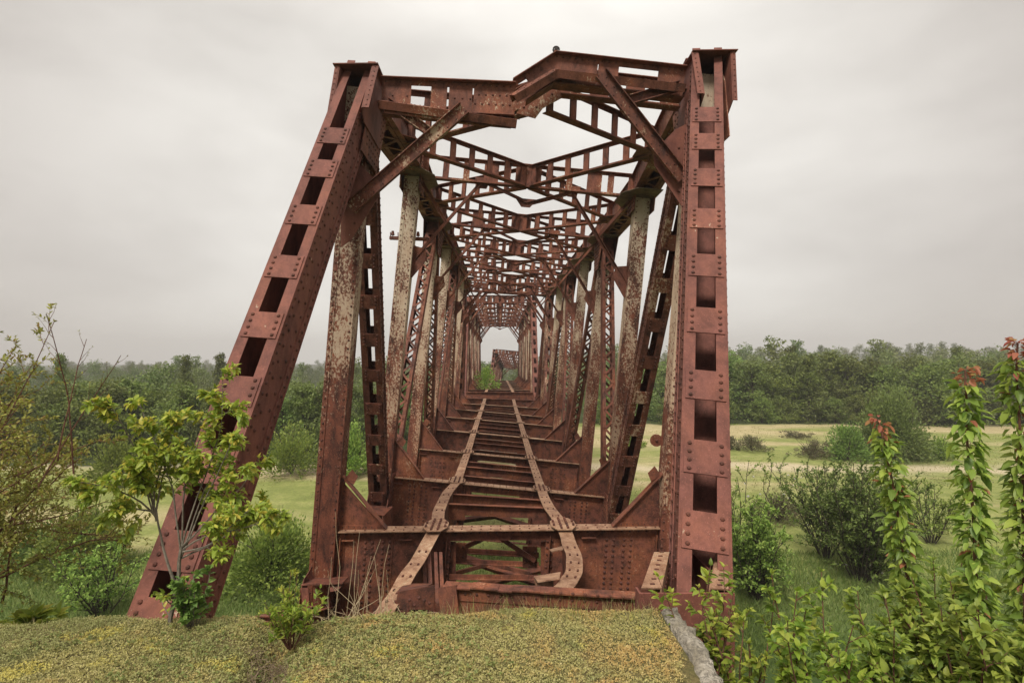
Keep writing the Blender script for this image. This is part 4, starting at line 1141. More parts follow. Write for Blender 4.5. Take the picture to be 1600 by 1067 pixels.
# ---------------------------------------------------------------- foreground plants
def up_tree():
    # leafy sapling in front of the left end post
    b = at(264, 986, 3.30); p = Plant(21)
    t1, d1 = p.stem(b, (0.0, 0.02, 1), 0.50, 0.015, 6, 0.07, r1=0.011)
    top = t1[-1]
    t2, d2 = p.stem(t1[3], (-0.35, 0.05, 1), 0.5, 0.010, 6, 0.08, r1=0.005)
    p.branch_on(t1, d1, 4, 0.1, 0.6, 0.25, 0.004, 0.8, 8, 0, 0.2, 0.02, 0.1, 1.0)
    for (du, dv, st_) in ((-30, -262, top), (10, -250, top), (62, -265, top), (100, -235, top), (60, -170, top), (130, -135, top), (165, -95, top), (140, -55, top), (120, -80, top),
                          (-35, -200, t2[-1]), (-5, -160, t2[-1]), (-40, -110, t2[-1]), (-45, -60, t2[-1]), (-45, -10, t2[-1]), (15, -150, t2[-1]), (0, -100, t2[-1])):
        dirv = np.array([du / F * 3.3, p.r.uniform(-0.18, 0.18), -dv / F * 3.3]); ln = float(np.linalg.norm(dirv))
        q, e = p.stem(st_ - np.array([0, 0, 0.08 * p.r.uniform()]), dirv, ln, 0.0065, 7, 0.09, 0.0, r1=0.002)
        p.branch_on(q, e, 7, 0.32, 1.0, 0.21, 0.0022, 0.85, 13, 3, 0.2, 0.0, 0.0, 1.0, 4)
        p.leafy(q, e, 14, 0.4)
    p.finish('sapling', b, 'leafy young tree with yellow green leaves in front of the leaning left post', 'tree', G_big, M_bark, 0.056, 0.031, droop=0.35)
up_tree()
def thorn():
    b = at(-150, 1010, 3.9); p = Plant(31)
    for k in range(34):
        a = p.r.uniform(-0.35, 1.15); el = p.r.uniform(0.2, 1.45) if k % 3 else p.r.uniform(1.2, 1.6)
        dirv = np.array([math.cos(el) * math.cos(a * 0.7), math.cos(el) * math.sin(a * 0.9) * 0.8 - 0.0, math.sin(el)])
        b0 = b + np.array([p.r.uniform(-0.5, 0.1), p.r.uniform(-0.3, 0.8), p.r.uniform(0, 0.5)])
        q, e = p.stem(b0, dirv, p.r.uniform(0.9, 1.6), 0.010, 9, 0.16, -0.02)
        p.branch_on(q, e, 10, 0.2, 1.0, 0.55, 0.003, 0.75, 19, 3, 0.2, 0.0, 0.25, 1.0)
        p.leafy(q, e, 22, 0.35, 1.0, 0.8, 0.2)
    for k in range(9):
        A = at(p.r.uniform(-150, -30), p.r.uniform(700, 900), 3.9); B = at(p.r.uniform(-60, 60), p.r.uniform(480, 600), 3.9 + p.r.uniform(-.2, .3))
        q, e = p.stem(A, B - A, float(np.linalg.norm(B - A)), 0.007, 9, 0.07, 0.0)
        p.branch_on(q, e, 9, 0.2, 1.0, 0.45, 0.0025, 0.75, 14, 2, 0.15, 0.0, 0.25, 1.0)
        p.leafy(q, e, 30, 0.2, 1.0, 0.8, 0.2)
    for (u, v0, u2, v2) in ((175, 620, 110, 488), (120, 640, 168, 545), (150, 600, 133, 530)):
        A = at(u - 60, v0 + 120, 3.9); B = at(u2, v2, 3.9)
        q, e = p.stem(A, B - A, float(np.linalg.norm(B - A)), 0.006, 9, 0.05, 0.0)
        p.branch_on(q, e, 6, 0.4, 1.0, 0.22, 0.002, 0.5, 1, 0, 0.1, 0.02, 0.25, 0.6)
    p.finish('thorn_bush', b, 'tangled thorny bush with small olive leaves and bare twigs by left edge', 'bush', G_thorn, M_redbark, 0.038, 0.019, droop=0.1)
thorn()
def cherry(name, base_uvd, top_uvd, label, seed, nb=34, red=True, lw=1.0, wid=1.0):
    b = at(*base_uvd); tp = at(*top_uvd); p = Plant(seed)
    ln = float(np.linalg.norm(tp - b)); q, e = p.stem(b, tp - b, ln, 0.012, 12, 0.035, 0.0, r1=0.004)
    sh = tp - q[-1]; q = [a_ + sh * (i_ / (len(q) - 1)) for i_, a_ in enumerate(q)]
    p.mb = MB(); p.mb.tube(q, list(np.linspace(0.012, 0.004, len(q))), 5)
    # dense drooping leaves all along the shoot
    m_ = len(q) - 1; n = int(ln * 430)
    Pl, Dl, Sl, Pr, Dr, Sr = [], [], [], [], [], []
    for k in range(n):
        t_ = p.r.uniform(0.12, 1.0); tm = t_ * m_; i = min(int(tm), m_ - 1); f_ = tm - i
        c = q[i] * (1 - f_) + q[i + 1] * f_
        a = p.r.uniform(0, 2 * math.pi); v = np.array([math.cos(a), math.sin(a), 0.0]); off = p.r.uniform(0.008, 0.055) * wid * (1.15 - 0.35 * t_)
        pt = c + v * off + np.array([0, 0, p.r.uniform(-0.01, 0.03)]); dv = v * 0.8 + np.array([0, 0, p.r.uniform(-1.0, 0.35)])
        rd = (t_ > 0.955) or (p.r.uniform() < 0.05)
        if k % 3 == 0: p.mb.tube([c, pt], 0.0012, 3)
        (Pr if rd and red else Pl).append(pt); (Dr if rd and red else Dl).append(dv); (Sr if rd and red else Sl).append(p.r.uniform(0.4, 1.25) * (0.75 if rd else 1))
    T = thing(name, b, label, 'shoot', 'tall leafy cherry shoots at the right edge')
    part('stem', p.mb, M_redbark, T)
    V, Fc = leaves_fold(np.array(Pl), np.array(Dl), 0.066 * lw * np.array(Sl), 0.034 * lw * np.array(Sl), p.r, 0.2, 0.3); mesh_obj('green_leaves', V, Fc, G_cherry, T)
    if Pr:
        V, Fc = leaves_fold(np.array(Pr), np.array(Dr), 0.058 * lw * np.array(Sr), 0.030 * lw * np.array(Sr), p.r, 0.3, 0.1); mesh_obj('red_leaves', V, Fc, G_red, T)
cherry('cherry_shoot', (1480, 1140, 2.75), (1372, 655, 2.85), 'shortest of the leafy cherry shoots, left of the taller ones, leaning left', 41)
cherry('cherry_shoot', (1520, 1180, 2.6), (1508, 578, 2.7), 'tall leafy cherry shoot with red tips, middle one of the three', 42)
cherry('cherry_shoot', (1612, 1180, 2.5), (1590, 535, 2.6), 'tallest leafy cherry shoot with red tip cut by the right edge', 43, wid=1.0)
def shrub(name, b, label, cat, seed, nst, h, spread, L, W, lm, bm, n_br=5, n_lf=10, group=None, lean=(0, 0), rad=0.006, brl=0.22, fold=0.2, droop=0.25, up_=0.15, t0=0.2, sub=0):
    p = Plant(seed)
    for k in range(nst):
        a = p.r.uniform(0, 2 * math.pi); rr = p.r.uniform(0, 1) ** 0.6
        dirv = np.array([math.cos(a) * spread * rr + lean[0], math.sin(a) * spread * rr + lean[1], 1.0])
        b0 = b + np.array([math.cos(a), math.sin(a), 0]) * spread * h * 0.12 * rr
        q, e = p.stem(b0, dirv, h * p.r.uniform(0.65, 1.08), rad, 7, 0.07, 0.02)
        p.branch_on(q, e, n_br, t0, 0.95, brl * h, rad * 0.5, 0.75, n_lf, sub, 0.15, 0.04, up_, 1.0, 4)
        p.leafy(q, e, n_lf, 0.4, 1.0, 0.9, up_)
    return p.finish(name, b, label, cat, lm, bm, L, W, group, fold, droop)
SH = 'leafy shrubs growing below the right side of the bank'
shrub('leafy_shrub', at(1105, 1140, 3.1), 'bright leafy shrub with drooping yellow green leaves growing against the concrete coping', 'shrub', 51, 9, 0.85, 0.30, 0.060, 0.036, G_bright, M_redbark, 4, 9, SH, rad=0.006, brl=0.25, droop=0.4)
shrub('leafy_shrub', at(1180, 1180, 2.9), 'sparse leafy shrub with thin dry stems, right of the coping', 'shrub', 52, 8, 0.80, 0.38, 0.055, 0.032, G_bright, M_redbark, 4, 7, SH, droop=0.4)
shrub('leafy_shrub', at(1300, 1210, 2.7), 'broad yellow green shrub in the middle of the bottom right thicket', 'shrub', 53, 15, 0.88, 0.44, 0.060, 0.036, G_bright, M_redbark, 6, 10, SH, droop=0.38)
shrub('leafy_shrub', at(1420, 1200, 2.6), 'dense green shrub with red brown stems under the cherry shoots', 'shrub', 54, 16, 0.74, 0.42, 0.060, 0.036, G_cherry, M_redbark, 6, 12, SH, droop=0.35)
shrub('leafy_shrub', at(1540, 1190, 2.45), 'dense dark green shrub filling the bottom right corner', 'shrub', 55, 20, 0.74, 0.46, 0.062, 0.038, G_cherry, M_redbark, 6, 13, SH, droop=0.35)
shrub('leafy_shrub', at(1475, 1130, 3.3), 'tall green shrub behind the cherry shoots', 'shrub', 56, 9, 0.95, 0.30, 0.060, 0.036, G_cherry, M_redbark, 6, 12, SH, droop=0.35)
shrub('leafy_shrub', at(455, 1012, 3.02), 'small bright green shrub growing from the gully in the bank', 'shrub', 57, 22, 0.30, 0.62, 0.040, 0.015, G_bright, M_redbark, 3, 8, 'small shrubs on the bank', rad=0.003, brl=0.3, droop=0.1, up_=0.3)
shrub('leafy_shrub', at(452, 985, 3.1), 'slim upright sprig standing above the small bright shrub', 'shrub', 58, 3, 0.32, 0.14, 0.040, 0.014, G_bright, M_redbark, 3, 7, 'small shrubs on the bank', rad=0.003, brl=0.25, droop=0.1, up_=0.3)
shrub('leafy_shrub', at(300, 992, 3.25), 'round leafed shrub at the foot of the sapling', 'shrub', 59, 13, 0.36, 0.26, 0.045, 0.030, G_dark, M_bark, 3, 10, 'small shrubs on the bank', rad=0.004, brl=0.25)
shrub('broadleaf_weed', at(45, 990, 4.2), 'low broad leafed weed with big light green leaves at far left of the bank', 'weed', 60, 9, 0.16, 1.4, 0.17, 0.10, G_bright, M_bark, 0, 3, None, rad=0.004, t0=0.3)

# ---------------------------------------------------------------- mid-ground bushes
def bush_mesh(r, rx, ry, h, n, L, W, lobes=9, up_=0.35, ragged=0.16):
    C = []; 
    for k in range(lobes):
        a = r.uniform(0, 2 * math.pi); q = r.uniform(0.0, 0.62)
        C.append((math.cos(a) * q * rx, math.sin(a) * q * ry, h * r.uniform(0.12, 0.60), r.uniform(0.36, 0.58)))
    for k in range(5): C.append((math.cos(k * 1.26) * rx * 0.55, math.sin(k * 1.26) * ry * 0.55, h * 0.14, 0.45))
    C.append((0, 0, h * 0.50, 0.6))
    per = n // len(C); Ps = []
    for (x, y, z, s) in C:
        u = rand_unit(per, r); u[:, 2] = np.abs(u[:, 2]) * 1.0 - 0.15
        # leaves gather into sprays: cluster centres with spread
        k = max(6, per // 26); cl = rand_unit(k, r); cl[:, 2] = np.abs(cl[:, 2]) * 1.05 - 0.30
        idx = r.integers(0, k, per); rad = (0.72 + 0.34 * r.uniform(0, 1, k))[idx][:, None]
        u = cl[idx] * rad * r.uniform(0.72, 1.10, per)[:, None] + r.normal(0, ragged, (per, 3))
        Ps.append(np.array([x, y, z]) + u * np.array([rx * s, ry * s, h * s * 0.85]))
    P = np.concatenate(Ps); P[:, 2] = np.maximum(P[:, 2], 0.02 * h)
    D = nrm_rows(P - np.array([0, 0, h * 0.25])) + rand_unit(len(P), r) * 0.7 + np.array([0, 0, up_])
    s = r.uniform(0.65, 1.2, len(P))
    return leaves_quad(P, L * s, W * s, r, D)
def bush(name, uv, w_px, h_px, label, lm, seed, n=5200, L=0.16, W=0.08, d=None, cat='bush', group=None, ry=None, twigs=True, conic=0.0):
    u, v_ = uv
    d = d or (-GZ) * F / (v_ - 565.0)
    x = (u - 780) / F * d; gz = float(gh(x, d)); b = np.array([x, d, gz]); w = w_px / F * d / 2; h = h_px / F * d
    r = np.random.default_rng(seed); T = thing(name, b, label, cat, group)
    V, Fc = bush_mesh(r, w, ry or w, h, n, L, W)
    if conic:
        k = 1 - conic * np.clip(V[:, 2] / h, 0, 1.05); V[:, 0] *= k; V[:, 1] *= k
    mesh_obj('foliage', V + b, Fc, lm, T)
    if twigs:
        mb = MB()
        for k in range(14):
            a = r.uniform(0, 2 * math.pi); q = r.uniform(0.1, 0.75)
            e = np.array([math.cos(a) * q * w, math.sin(a) * q * w, h * r.uniform(0.6, 0.98)])
            if conic: e[:2] *= 1 - conic * e[2] / h
            mb.tube([b, b + e * np.array([.5, .5, .55]) + r.normal(0, .04 * h, 3), b + e], [0.035, 0.02, 0.006], 4)
        part('stems', mb, M_darkbark, T)
    return T
BG = 'bushes on the valley floor'
bush('bush', (130, 895), 150, 118, 'rounded leafy green bush on the valley floor behind the thorny bush', G_bush, 71, 7000, 0.13, 0.07, group=BG)
bush('bush', (425, 915), 175, 118, 'wide bright green bush between the leaning left post and the left vertical post', G_bush, 72, 9000, 0.13, 0.07, group=BG)
bush('bush', (70, 880), 130, 75, 'low dull green bush at far left behind the thorn twigs', G_dark, 74, 4000, 0.13, 0.07, group=BG)
bush('bush', (180, 757), 105, 78, 'green bush beneath the woodland at left, behind the sapling', G_bush, 75, 4500, 0.2, 0.1, group=BG)
bush('bush', (455, 742), 110, 82, 'green bush seen between the leaning post and the left vertical post', G_bush, 76, 4500, 0.2, 0.1, group=BG)
bush('bush', (548, 745), 80, 90, 'bright bush seen between the left vertical post and the first diagonal', G_bush, 77, 4500, 0.2, 0.1, group=BG)
bush('bramble', (1215, 815), 85, 56, 'brownish bramble heap on the grass right of the end post', G_bramble, 82, 5200, 0.12, 0.03, group='bramble heaps on the meadow')
bush('bramble', (1175, 706), 66, 26, 'low dark bramble heap at the left end of the meadow', G_bramble, 83, 2400, 0.16, 0.05, group='bramble heaps on the meadow')
bush('bramble', (1140, 704), 34, 24, 'small bramble heap beside the right end post', G_bramble, 84, 1500, 0.16, 0.05, group='bramble heaps on the meadow')
bush('bramble', (1268, 715), 75, 30, 'low brown bramble heap left of the round tree', G_bramble, 85, 2600, 0.16, 0.05, group='bramble heaps on the meadow')
bush('bramble', (1245, 685), 60, 12, 'flat bramble patch in the middle of the dry meadow', G_bramble, 86, 1500, 0.16, 0.05, group='bramble heaps on the meadow')
bush('bush', (1325, 718), 75, 62, 'dark bush touching the left side of the round tree', G_dark, 87, 4500, 0.2, 0.09, group=BG)
bush('bush', (1468, 717), 60, 42, 'small green bush right of the round tree', G_bush, 88, 2600, 0.18, 0.08, group=BG)
bush('bush', (985, 700), 50, 32, 'small green bush on the meadow seen left of the first right post', G_bush, 90, 2600, 0.2, 0.08, group=BG)
G_olive = leafmat('olive_tree_leaves', [(0.11, 0.145, 0.038), (0.16, 0.20, 0.055), (0.22, 0.26, 0.075), (0.12, 0.155, 0.042)], 0.3, var=0.25)
bush('tree', (1395, 716), 130, 128, 'single round crowned tree standing alone on the meadow right of the bridge', G_olive, 89, 15000, 0.22, 0.12, cat='tree', conic=0.30)
def vshrub(u, v_, h_px, label, lm, seed, nst=26, spread=0.5, L=0.13, W=0.065, n_br=8, n_lf=13, sub=2, lean=(0, 0)):
    d = (-GZ) * F / (v_ - 565.0); x = (u - 780) / F * d; b = np.array([x, d, float(gh(x, d))]); h = h_px / F * d
    return shrub('bush', b, label, 'bush', seed, nst, h, spread, L, W, lm, M_darkbark, n_br, n_lf, BG, lean, 0.022, 0.34, up_=0.35, t0=0.06, sub=sub)
vshrub(160, 962, 118, 'airy light green bush in the grass left of the leaning post', G_bush, 73, 16, 0.75, n_br=6, n_lf=9)
vshrub(1182, 932, 150, 'loose green bush just right of the right end post', G_bush, 78, 24, 0.42)
vshrub(1160, 900, 170, 'thin upright bush with long sprays behind the right end post', G_bush, 92, 9, 0.35, n_br=6, n_lf=7)
vshrub(1345, 905, 178, 'large dark green bush with an uneven top, left of the cherry shoots', G_dark, 79, 34, 0.62, n_lf=15)
vshrub(1290, 870, 150, 'dark pointed bush standing behind the large dark green bush', G_dark, 80, 20, 0.42, n_lf=13)
vshrub(1455, 850, 95, 'pale spiky bush behind the cherry shoots', G_bush, 81, 14, 0.8, n_br=6, n_lf=8)
# a bush that has grown up through the far end of the bridge
tb = np.array([-0.95, 44.0, -2.2])
b_ = thing('bush', tb, 'bright green bush growing on the bridge deck far down the span', 'bush')
V, Fc = bush_mesh(np.random.default_rng(91), 1.0, 0.9, 2.0, 1500, 0.16, 0.08, ragged=0.22); mesh_obj('foliage', V + tb, Fc, G_bush, b_)

# ---------------------------------------------------------------- trees
def tree_proto(seed, h, w, n, lm, conic=0.0, L=0.34, trunk_h=0.12, lobes=38):
    r = np.random.default_rng(seed); mb = MB()
    P0 = np.zeros(3); tp = np.array([r.normal(0, .2), r.normal(0, .2), h * 0.8])
    mb.tube([P0, tp * 0.35 + np.array([0.1, 0, 0]), tp * 0.7, tp], [0.02 * h, 0.016 * h, 0.009 * h, 0.003 * h], 6)
    Ps = []; per = n // lobes
    for k in range(lobes):
        t_ = (k + r.uniform(0, 1)) / lobes; zc = h * (trunk_h * 0.6 + (0.90 - trunk_h * 0.6) * t_)
        env = math.sin(math.pi * min(0.97, 0.22 + 0.74 * t_)) ** 0.8 if not conic else (1 - t_) * 0.85 + 0.13
        a = r.uniform(0, 2 * math.pi); q = r.uniform(0.25, 0.95) * env * w / 2
        c = np.array([math.cos(a) * q, math.sin(a) * q, zc]); s = w * r.uniform(0.14, 0.23) * (1.15 - 0.40 * t_)
        mb.tube([tp * min(0.9, zc / h * 0.8), c * np.array([.6, .6, 1]) - np.array([0, 0, 0.2]), c], [0.006 * h, 0.004 * h, 0.0015 * h], 4)
        kk = max(5, per // 14); cl = rand_unit(kk, r); idx = r.integers(0, kk, per)
        u = cl[idx] * r.uniform(0.5, 1.1, per)[:, None] + r.normal(0, 0.22, (per, 3))
        Ps.append(c + u * np.array([s, s, s * 0.72]))
    P = np.concatenate(Ps); P[:, 2] = np.clip(P[:, 2], 0.03 * h, None); sz = r.uniform(0.6, 1.25, len(P))
    V, Fc = leaves_quad(P, L * sz, L * 0.55 * sz, r)
    return mb, V, Fc
def tree_thing(x, y, proto, sc_, rot, label, lm, group):
    z = float(gh(x, y)) - 0.1
    mbp, Vp, Fp_ = proto
    return None
protos = []
Z0 = np.zeros(3)
defs = [(101, 9.0, 7.5, 6500, G_far, 0), (102, 8.0, 8.0, 6500, G_far, 0), (103, 10.0, 6.0, 5600, G_far, 1), (104, 8.5, 6.5, 5600, G_farlight, 0), (105, 9.5, 7.0, 5600, G_farlight, 0), (106, 7.0, 7.2, 5600, G_far, 0)]
for k, (sd, h, w, n, lm, cn) in enumerate(defs):
    mb, V, Fc = tree_proto(sd, h, w, n, lm, cn)
    me1 = mesh_obj('crown', V, Fc, lm, None, Z0); me2 = mesh_obj('trunk', mb.v, mb.f, M_darkbark, None, Z0)
    protos.append((me1, me2, V, Fc, h, w))
def place_tree(k, x, y, s, label, group, sy=None):
    c, tr = protos[k][0], protos[k][1]
    z = float(gh(x, y)) - 0.1
    T = bpy.data.objects.new('tree', None); sc.collection.objects.link(T)
    T.location = (x, y, z); T.rotation_euler = (0, 0, random.uniform(0, 6.28)); T.scale = (s, s, sy or s)
    T['label'] = label; T['category'] = 'tree'; T['group'] = group
    for o in (c, tr):
        q = o.copy(); sc.collection.objects.link(q); q.parent = T; q.location = (0, 0, 0)
    return T
# a few thin, half bare trees that stand above the wood
LBL = ['dark rounded tree in the edge of the wood across the meadow', 'broad dark tree in the edge of the wood across the meadow', 'narrow pointed tree in the edge of the wood', 'light green spring tree in the edge of the wood', 'tall pale green tree in the edge of the wood', 'low dark tree at the foot of the wood']
def row(side, pts):
    for (u, d, hpx, k) in pts:
        x = (u - 780) / F * d; h = hpx / F * d; s = h / protos[k][4]
        sx = s * random.uniform(0.95, 1.2)
        T = place_tree(k, x, d, sx, LBL[k] + (' left of the bridge' if side == 'l' else ' right of the bridge'), 'trees at the edge of the wood', s)
rr = np.random.default_rng(5)
# right: wood edge behind the meadow
R_ = []
for u, hh, k in ((1000, 82, 3), (1035, 95, 4), (1070, 100, 0), (1105, 98, 3), (1140, 108, 4), (1175, 100, 3), (1205, 92, 1), (1235, 108, 4), (1262, 112, 2), (1290, 108, 1), (1322, 104, 0), (1352, 98, 1), (1385, 92, 1), (1425, 104, 0), (1460, 100, 1), (1495, 108, 0), (1530, 100, 1), (1565, 104, 0), (1600, 100, 1), (1640, 108, 0)):
    R_.append((u, 63 + rr.uniform(-1.5, 5), hh, k))
    if rr.uniform() < 0.8: R_.append((u + 16, 61.0 + rr.uniform(-1, 1), 52 + rr.uniform(-10, 12), 5))
row('r', R_)
L_ = []
for u, d, hh, k in ((-60, 40, 130, 0), (-10, 41, 135, 1), (40, 42, 128, 3), (85, 41, 125, 0), (125, 42, 128, 1), (165, 40, 130, 0), (205, 41, 128, 5), (245, 42, 125, 1), (285, 40, 128, 0), (325, 42, 122, 1), (365, 41, 128, 3), (405, 40, 122, 0), (440, 42, 120, 4), (475, 41, 125, 3), (510, 42, 130, 4), (545, 43, 132, 4), (575, 44, 120, 3), (605, 46, 110, 4), (640, 48, 105, 3), (680, 55, 90, 4), (960, 60, 88, 3), (930, 62, 86, 4), (730, 60, 80, 3)):
    L_.append((u, d + rr.uniform(-1.5, 2.5), hh * 0.88 + rr.uniform(-14, 8), k))
row('l', L_)
for (u, d, hpx, lb) in ((290, 62, 112, 'thin pointed tree rising above the wood left of the leaning post'), (345, 70, 104, 'thin tree with a loose top rising above the wood beside the leaning post'), (95, 60, 118, 'thin tree rising above the wood behind the thorny bush'), (1236, 70, 116, 'narrow dark tree rising above the wood right of the bridge'), (1495, 74, 112, 'narrow tree rising above the wood behind the tall cherry shoots')):
    T = place_tree(2, (u - 780) / F * d, d, hpx / F * d / 10.0 * 0.62, lb, 'slender trees above the wood', hpx / F * d / 10.0)
# the woodland mass behind: one object
def woodland(name, label, pts, lm, seed):
    Vs, Fs = [], []; off = 0; r = np.random.default_rng(seed)
    for (x, y, k, s) in pts:
        V, Fc = protos[k][2], protos[k][3]
        sel = r.permutation(len(Fc))[:int(len(Fc) * 0.4)]; 
        Vq = V.reshape(-1, 4, 3)[sel].reshape(-1, 3)
        a = r.uniform(0, 6.28); c_, s_ = math.cos(a), math.sin(a)
        W_ = np.stack([Vq[:, 0] * c_ - Vq[:, 1] * s_, Vq[:, 0] * s_ + Vq[:, 1] * c_, Vq[:, 2]], 1) * s + np.array([x, y, float(gh(x, y)) - 0.3])
        Vs.append(W_); Fs.append(np.arange(len(sel) * 4).reshape(-1, 4) + off); off += len(sel) * 4
    o = mesh_obj(name, np.concatenate(Vs), np.concatenate(Fs), lm)
    o['kind'] = 'stuff'; o['label'] = label; o['category'] = 'woodland'
pts = []
r = np.random.default_rng(17)
for y, h in ((50, 5.9), (60, 6.1), (75, 6.2), (95, 6.3), (125, 6.4)):
    for x in np.arange(-1.25 * y, -0.16 * y, 5.2): pts.append((x + r.uniform(-2, 2), y + r.uniform(-4, 4), int(r.choice([0, 1, 3, 5, 2])), h / 8.5 * r.uniform(0.72, 1.2)))
for y, h in ((72, 8.2), (84, 8.5), (102, 8.8), (128, 9)):
    for x in np.arange(0.2 * y, 1.25 * y, 5.4): pts.append((x + r.uniform(-2, 2), y + r.uniform(-4, 4), int(r.choice([0, 1, 4, 5, 2])), h / 8.5 * r.uniform(0.72, 1.2)))
for y in (100, 125):
    for x in np.arange(-0.2 * y, 0.25 * y, 6): pts.append((x, y + r.uniform(-4, 4), int(r.choice([3, 4, 0])), r.uniform(0.75, 0.95)))
woodland('woodland', 'dense mixed wood filling the valley behind the first trees', pts, G_wood, 3)
pts = []
for y, h in ((150, 8.0), (185, 8.3), (230, 8.6), (290, 9.0), (360, 9.5), (430, 10)):
    for x in np.arange(-1.2 * y, 1.2 * y, 6.0 * (y / 180) ** 0.8): pts.append((x + r.uniform(-3, 3), y + r.uniform(-12, 12), int(r.choice([0, 1, 3, 2])), h / 8.5 * r.uniform(0.62, 1.22) * (0.74 if x < 0.05 * y else 1.0)))
woodland('woodland', 'distant hazy wooded ridge along the horizon', pts, G_wood, 4)
for p in protos:
    for o in p[:2]: bpy.data.objects.remove(o)

# ================================================================ ground cover
def stuff(name, V, Fc, mat, label, cat):
    o = mesh_obj(name, V, Fc, mat); o['kind'] = 'stuff'; o['label'] = label; o['category'] = cat; return o
m, t = newmat('ground_cover_moss')
g_ = N(t, 'ShaderNodeNewGeometry'); co = N(t, 'ShaderNodeTexCoord').outputs['Object']
i_ = g_.outputs['Random Per Island']
ga = ramp(t, i_, [(0, (0.378, 0.369, 0.146)), (0.3, (0.492, 0.466, 0.188)), (0.55, (0.594, 0.534, 0.243)), (0.8, (0.429, 0.408, 0.167)), (1, (0.738, 0.642, 0.330))])
gb = ramp(t, i_, [(0, (0.574, 0.398, 0.156)), (0.3, (0.718, 0.516, 0.200)), (0.6, (0.656, 0.534, 0.233)), (1, (0.533, 0.330, 0.156))])
gc = ramp(t, i_, [(0, (0.656, 0.574, 0.146)), (0.5, (0.738, 0.652, 0.188)), (1, (0.594, 0.554, 0.200))])
gd = ramp(t, i_, [(0, (0.307, 0.319, 0.129)), (0.5, (0.358, 0.378, 0.156)), (1, (0.429, 0.428, 0.200))])
x_ = N(t, 'ShaderNodeSeparateXYZ', {0: co}).outputs[0]
bias = N(t, 'ShaderNodeMapRange', {0: x_, 1: -2.6, 2: 1.0, 3: -0.12, 4: 0.045}).outputs[0]
p1 = math_(t, 'ADD', noise(t, co, 2.6, 6, 0.65, 0.5), bias)
p2 = noise(t, co, 3.4, 5, 0.6, 0.3)
p3 = noise(N and t, N(t, 'ShaderNodeMapping', {'Vector': co, 'Location': (7.3, 2.2, 0)}).outputs[0], 2.9, 5, 0.6)
c = mixc(t, ramp(t, math_(t, 'SUBTRACT', p3, math_(t, 'MULTIPLY', bias, 0.6)), [(0.50, (0, 0, 0)), (0.60, (0.9, 0.9, 0.9))]), ga, gd)
c = mixc(t, ramp(t, p1, [(0.50, (0, 0, 0)), (0.62, (0.9, 0.9, 0.9))]), c, gb)
c = mixc(t, ramp(t, p2, [(0.60, (0, 0, 0)), (0.66, (0.8, 0.8, 0.8))]), c, gc)
p = N(t, 'ShaderNodeBsdfPrincipled', {'Base Color': c, 'Roughness': 0.8, 'Specular IOR Level': 0.2})
tr = N(t, 'ShaderNodeBsdfTranslucent', {'Color': c}); ms = N(t, 'ShaderNodeMixShader', {0: 0.35, 1: p.outputs[0], 2: tr.outputs[0]})
o_ = N(t, 'ShaderNodeOutputMaterial'); t.links.new(ms.outputs[0], o_.inputs[0])
M_moss = m
r = np.random.default_rng(77)
n = 230000
y = 1.95 + (3.72 - 1.95) * r.uniform(0, 1, n) ** 0.8; x = r.uniform(-1.02, 0.32, n) * y * 1.05
keep = (x < 0.985); x, y = x[keep], y[keep]; n = len(x)
# tufts: pull the leaves into little rosettes
gx = np.round(x / 0.022); gy = np.round(y / 0.022); hsh = np.sin(gx * 12.99 + gy * 78.23) * 43758.5453; hs = hsh - np.floor(hsh)
h2 = np.sin(gx * 39.3 + gy * 11.1) * 24634.63; h2 = h2 - np.floor(h2)
ang = r.uniform(0, 2 * math.pi, n); rd = 0.011 * np.sqrt(r.uniform(0, 1, n)) * (0.5 + hs)
sel = r.uniform(0, 1, n) < 0.6
x = np.where(sel, (gx + hs * 1.6 - 0.8) * 0.022 + np.cos(ang) * rd, x); y = np.where(sel, (gy + h2 * 1.6 - 0.8) * 0.022 + np.sin(ang) * rd, y); x = np.minimum(x, 0.985)
clump = np.clip(fbm(x, y, 0.045, 31), -0.4, 1.2)
z = bank(x, y) + 0.012 * clump + r.uniform(0.0, 1, n) * (0.006 + 0.018 * hs)
P = np.stack([x, y, z], 1); D = rand_unit(n, r); D[:, 2] = np.abs(D[:, 2]) * 1.0
V, Fc = leaves_quad(P, r.uniform(0.006, 0.015, n), r.uniform(0.004, 0.009, n), r, D)
stuff('ground_cover', V, Fc, M_moss, 'mossy low ground cover in green, yellow and rust tones on the bank', 'ground cover')
mbn = 2600; xw = r.uniform(-1.0, 0.3, mbn) * 3.2; yw = r.uniform(2.0, 3.3, mbn); kk_ = (xw < 0.95) & (fbm(xw, yw, 0.5, 41) > 0.05); xw, yw = xw[kk_], yw[kk_]
Pw = np.repeat(np.stack([xw, yw, bank(xw, yw) + 0.022], 1), 7, 0); Dw = rand_unit(len(Pw), r); Dw[:, 2] = np.abs(Dw[:, 2]) * 0.7 + 0.1
V, Fc = leaves_fold(Pw, Dw, r.uniform(0.010, 0.022, len(Pw)), r.uniform(0.005, 0.010, len(Pw)), r, 0.2, 0.3)
stuff('ground_cover', V, Fc, leafmat('small_weed_leaves', [(0.14, 0.20, 0.06), (0.24, 0.30, 0.09), (0.36, 0.38, 0.14), (0.18, 0.24, 0.08), (0.45, 0.36, 0.14)], 0.3, var=0.0), 'tiny leafy weeds scattered through the moss on the bank', 'weeds')
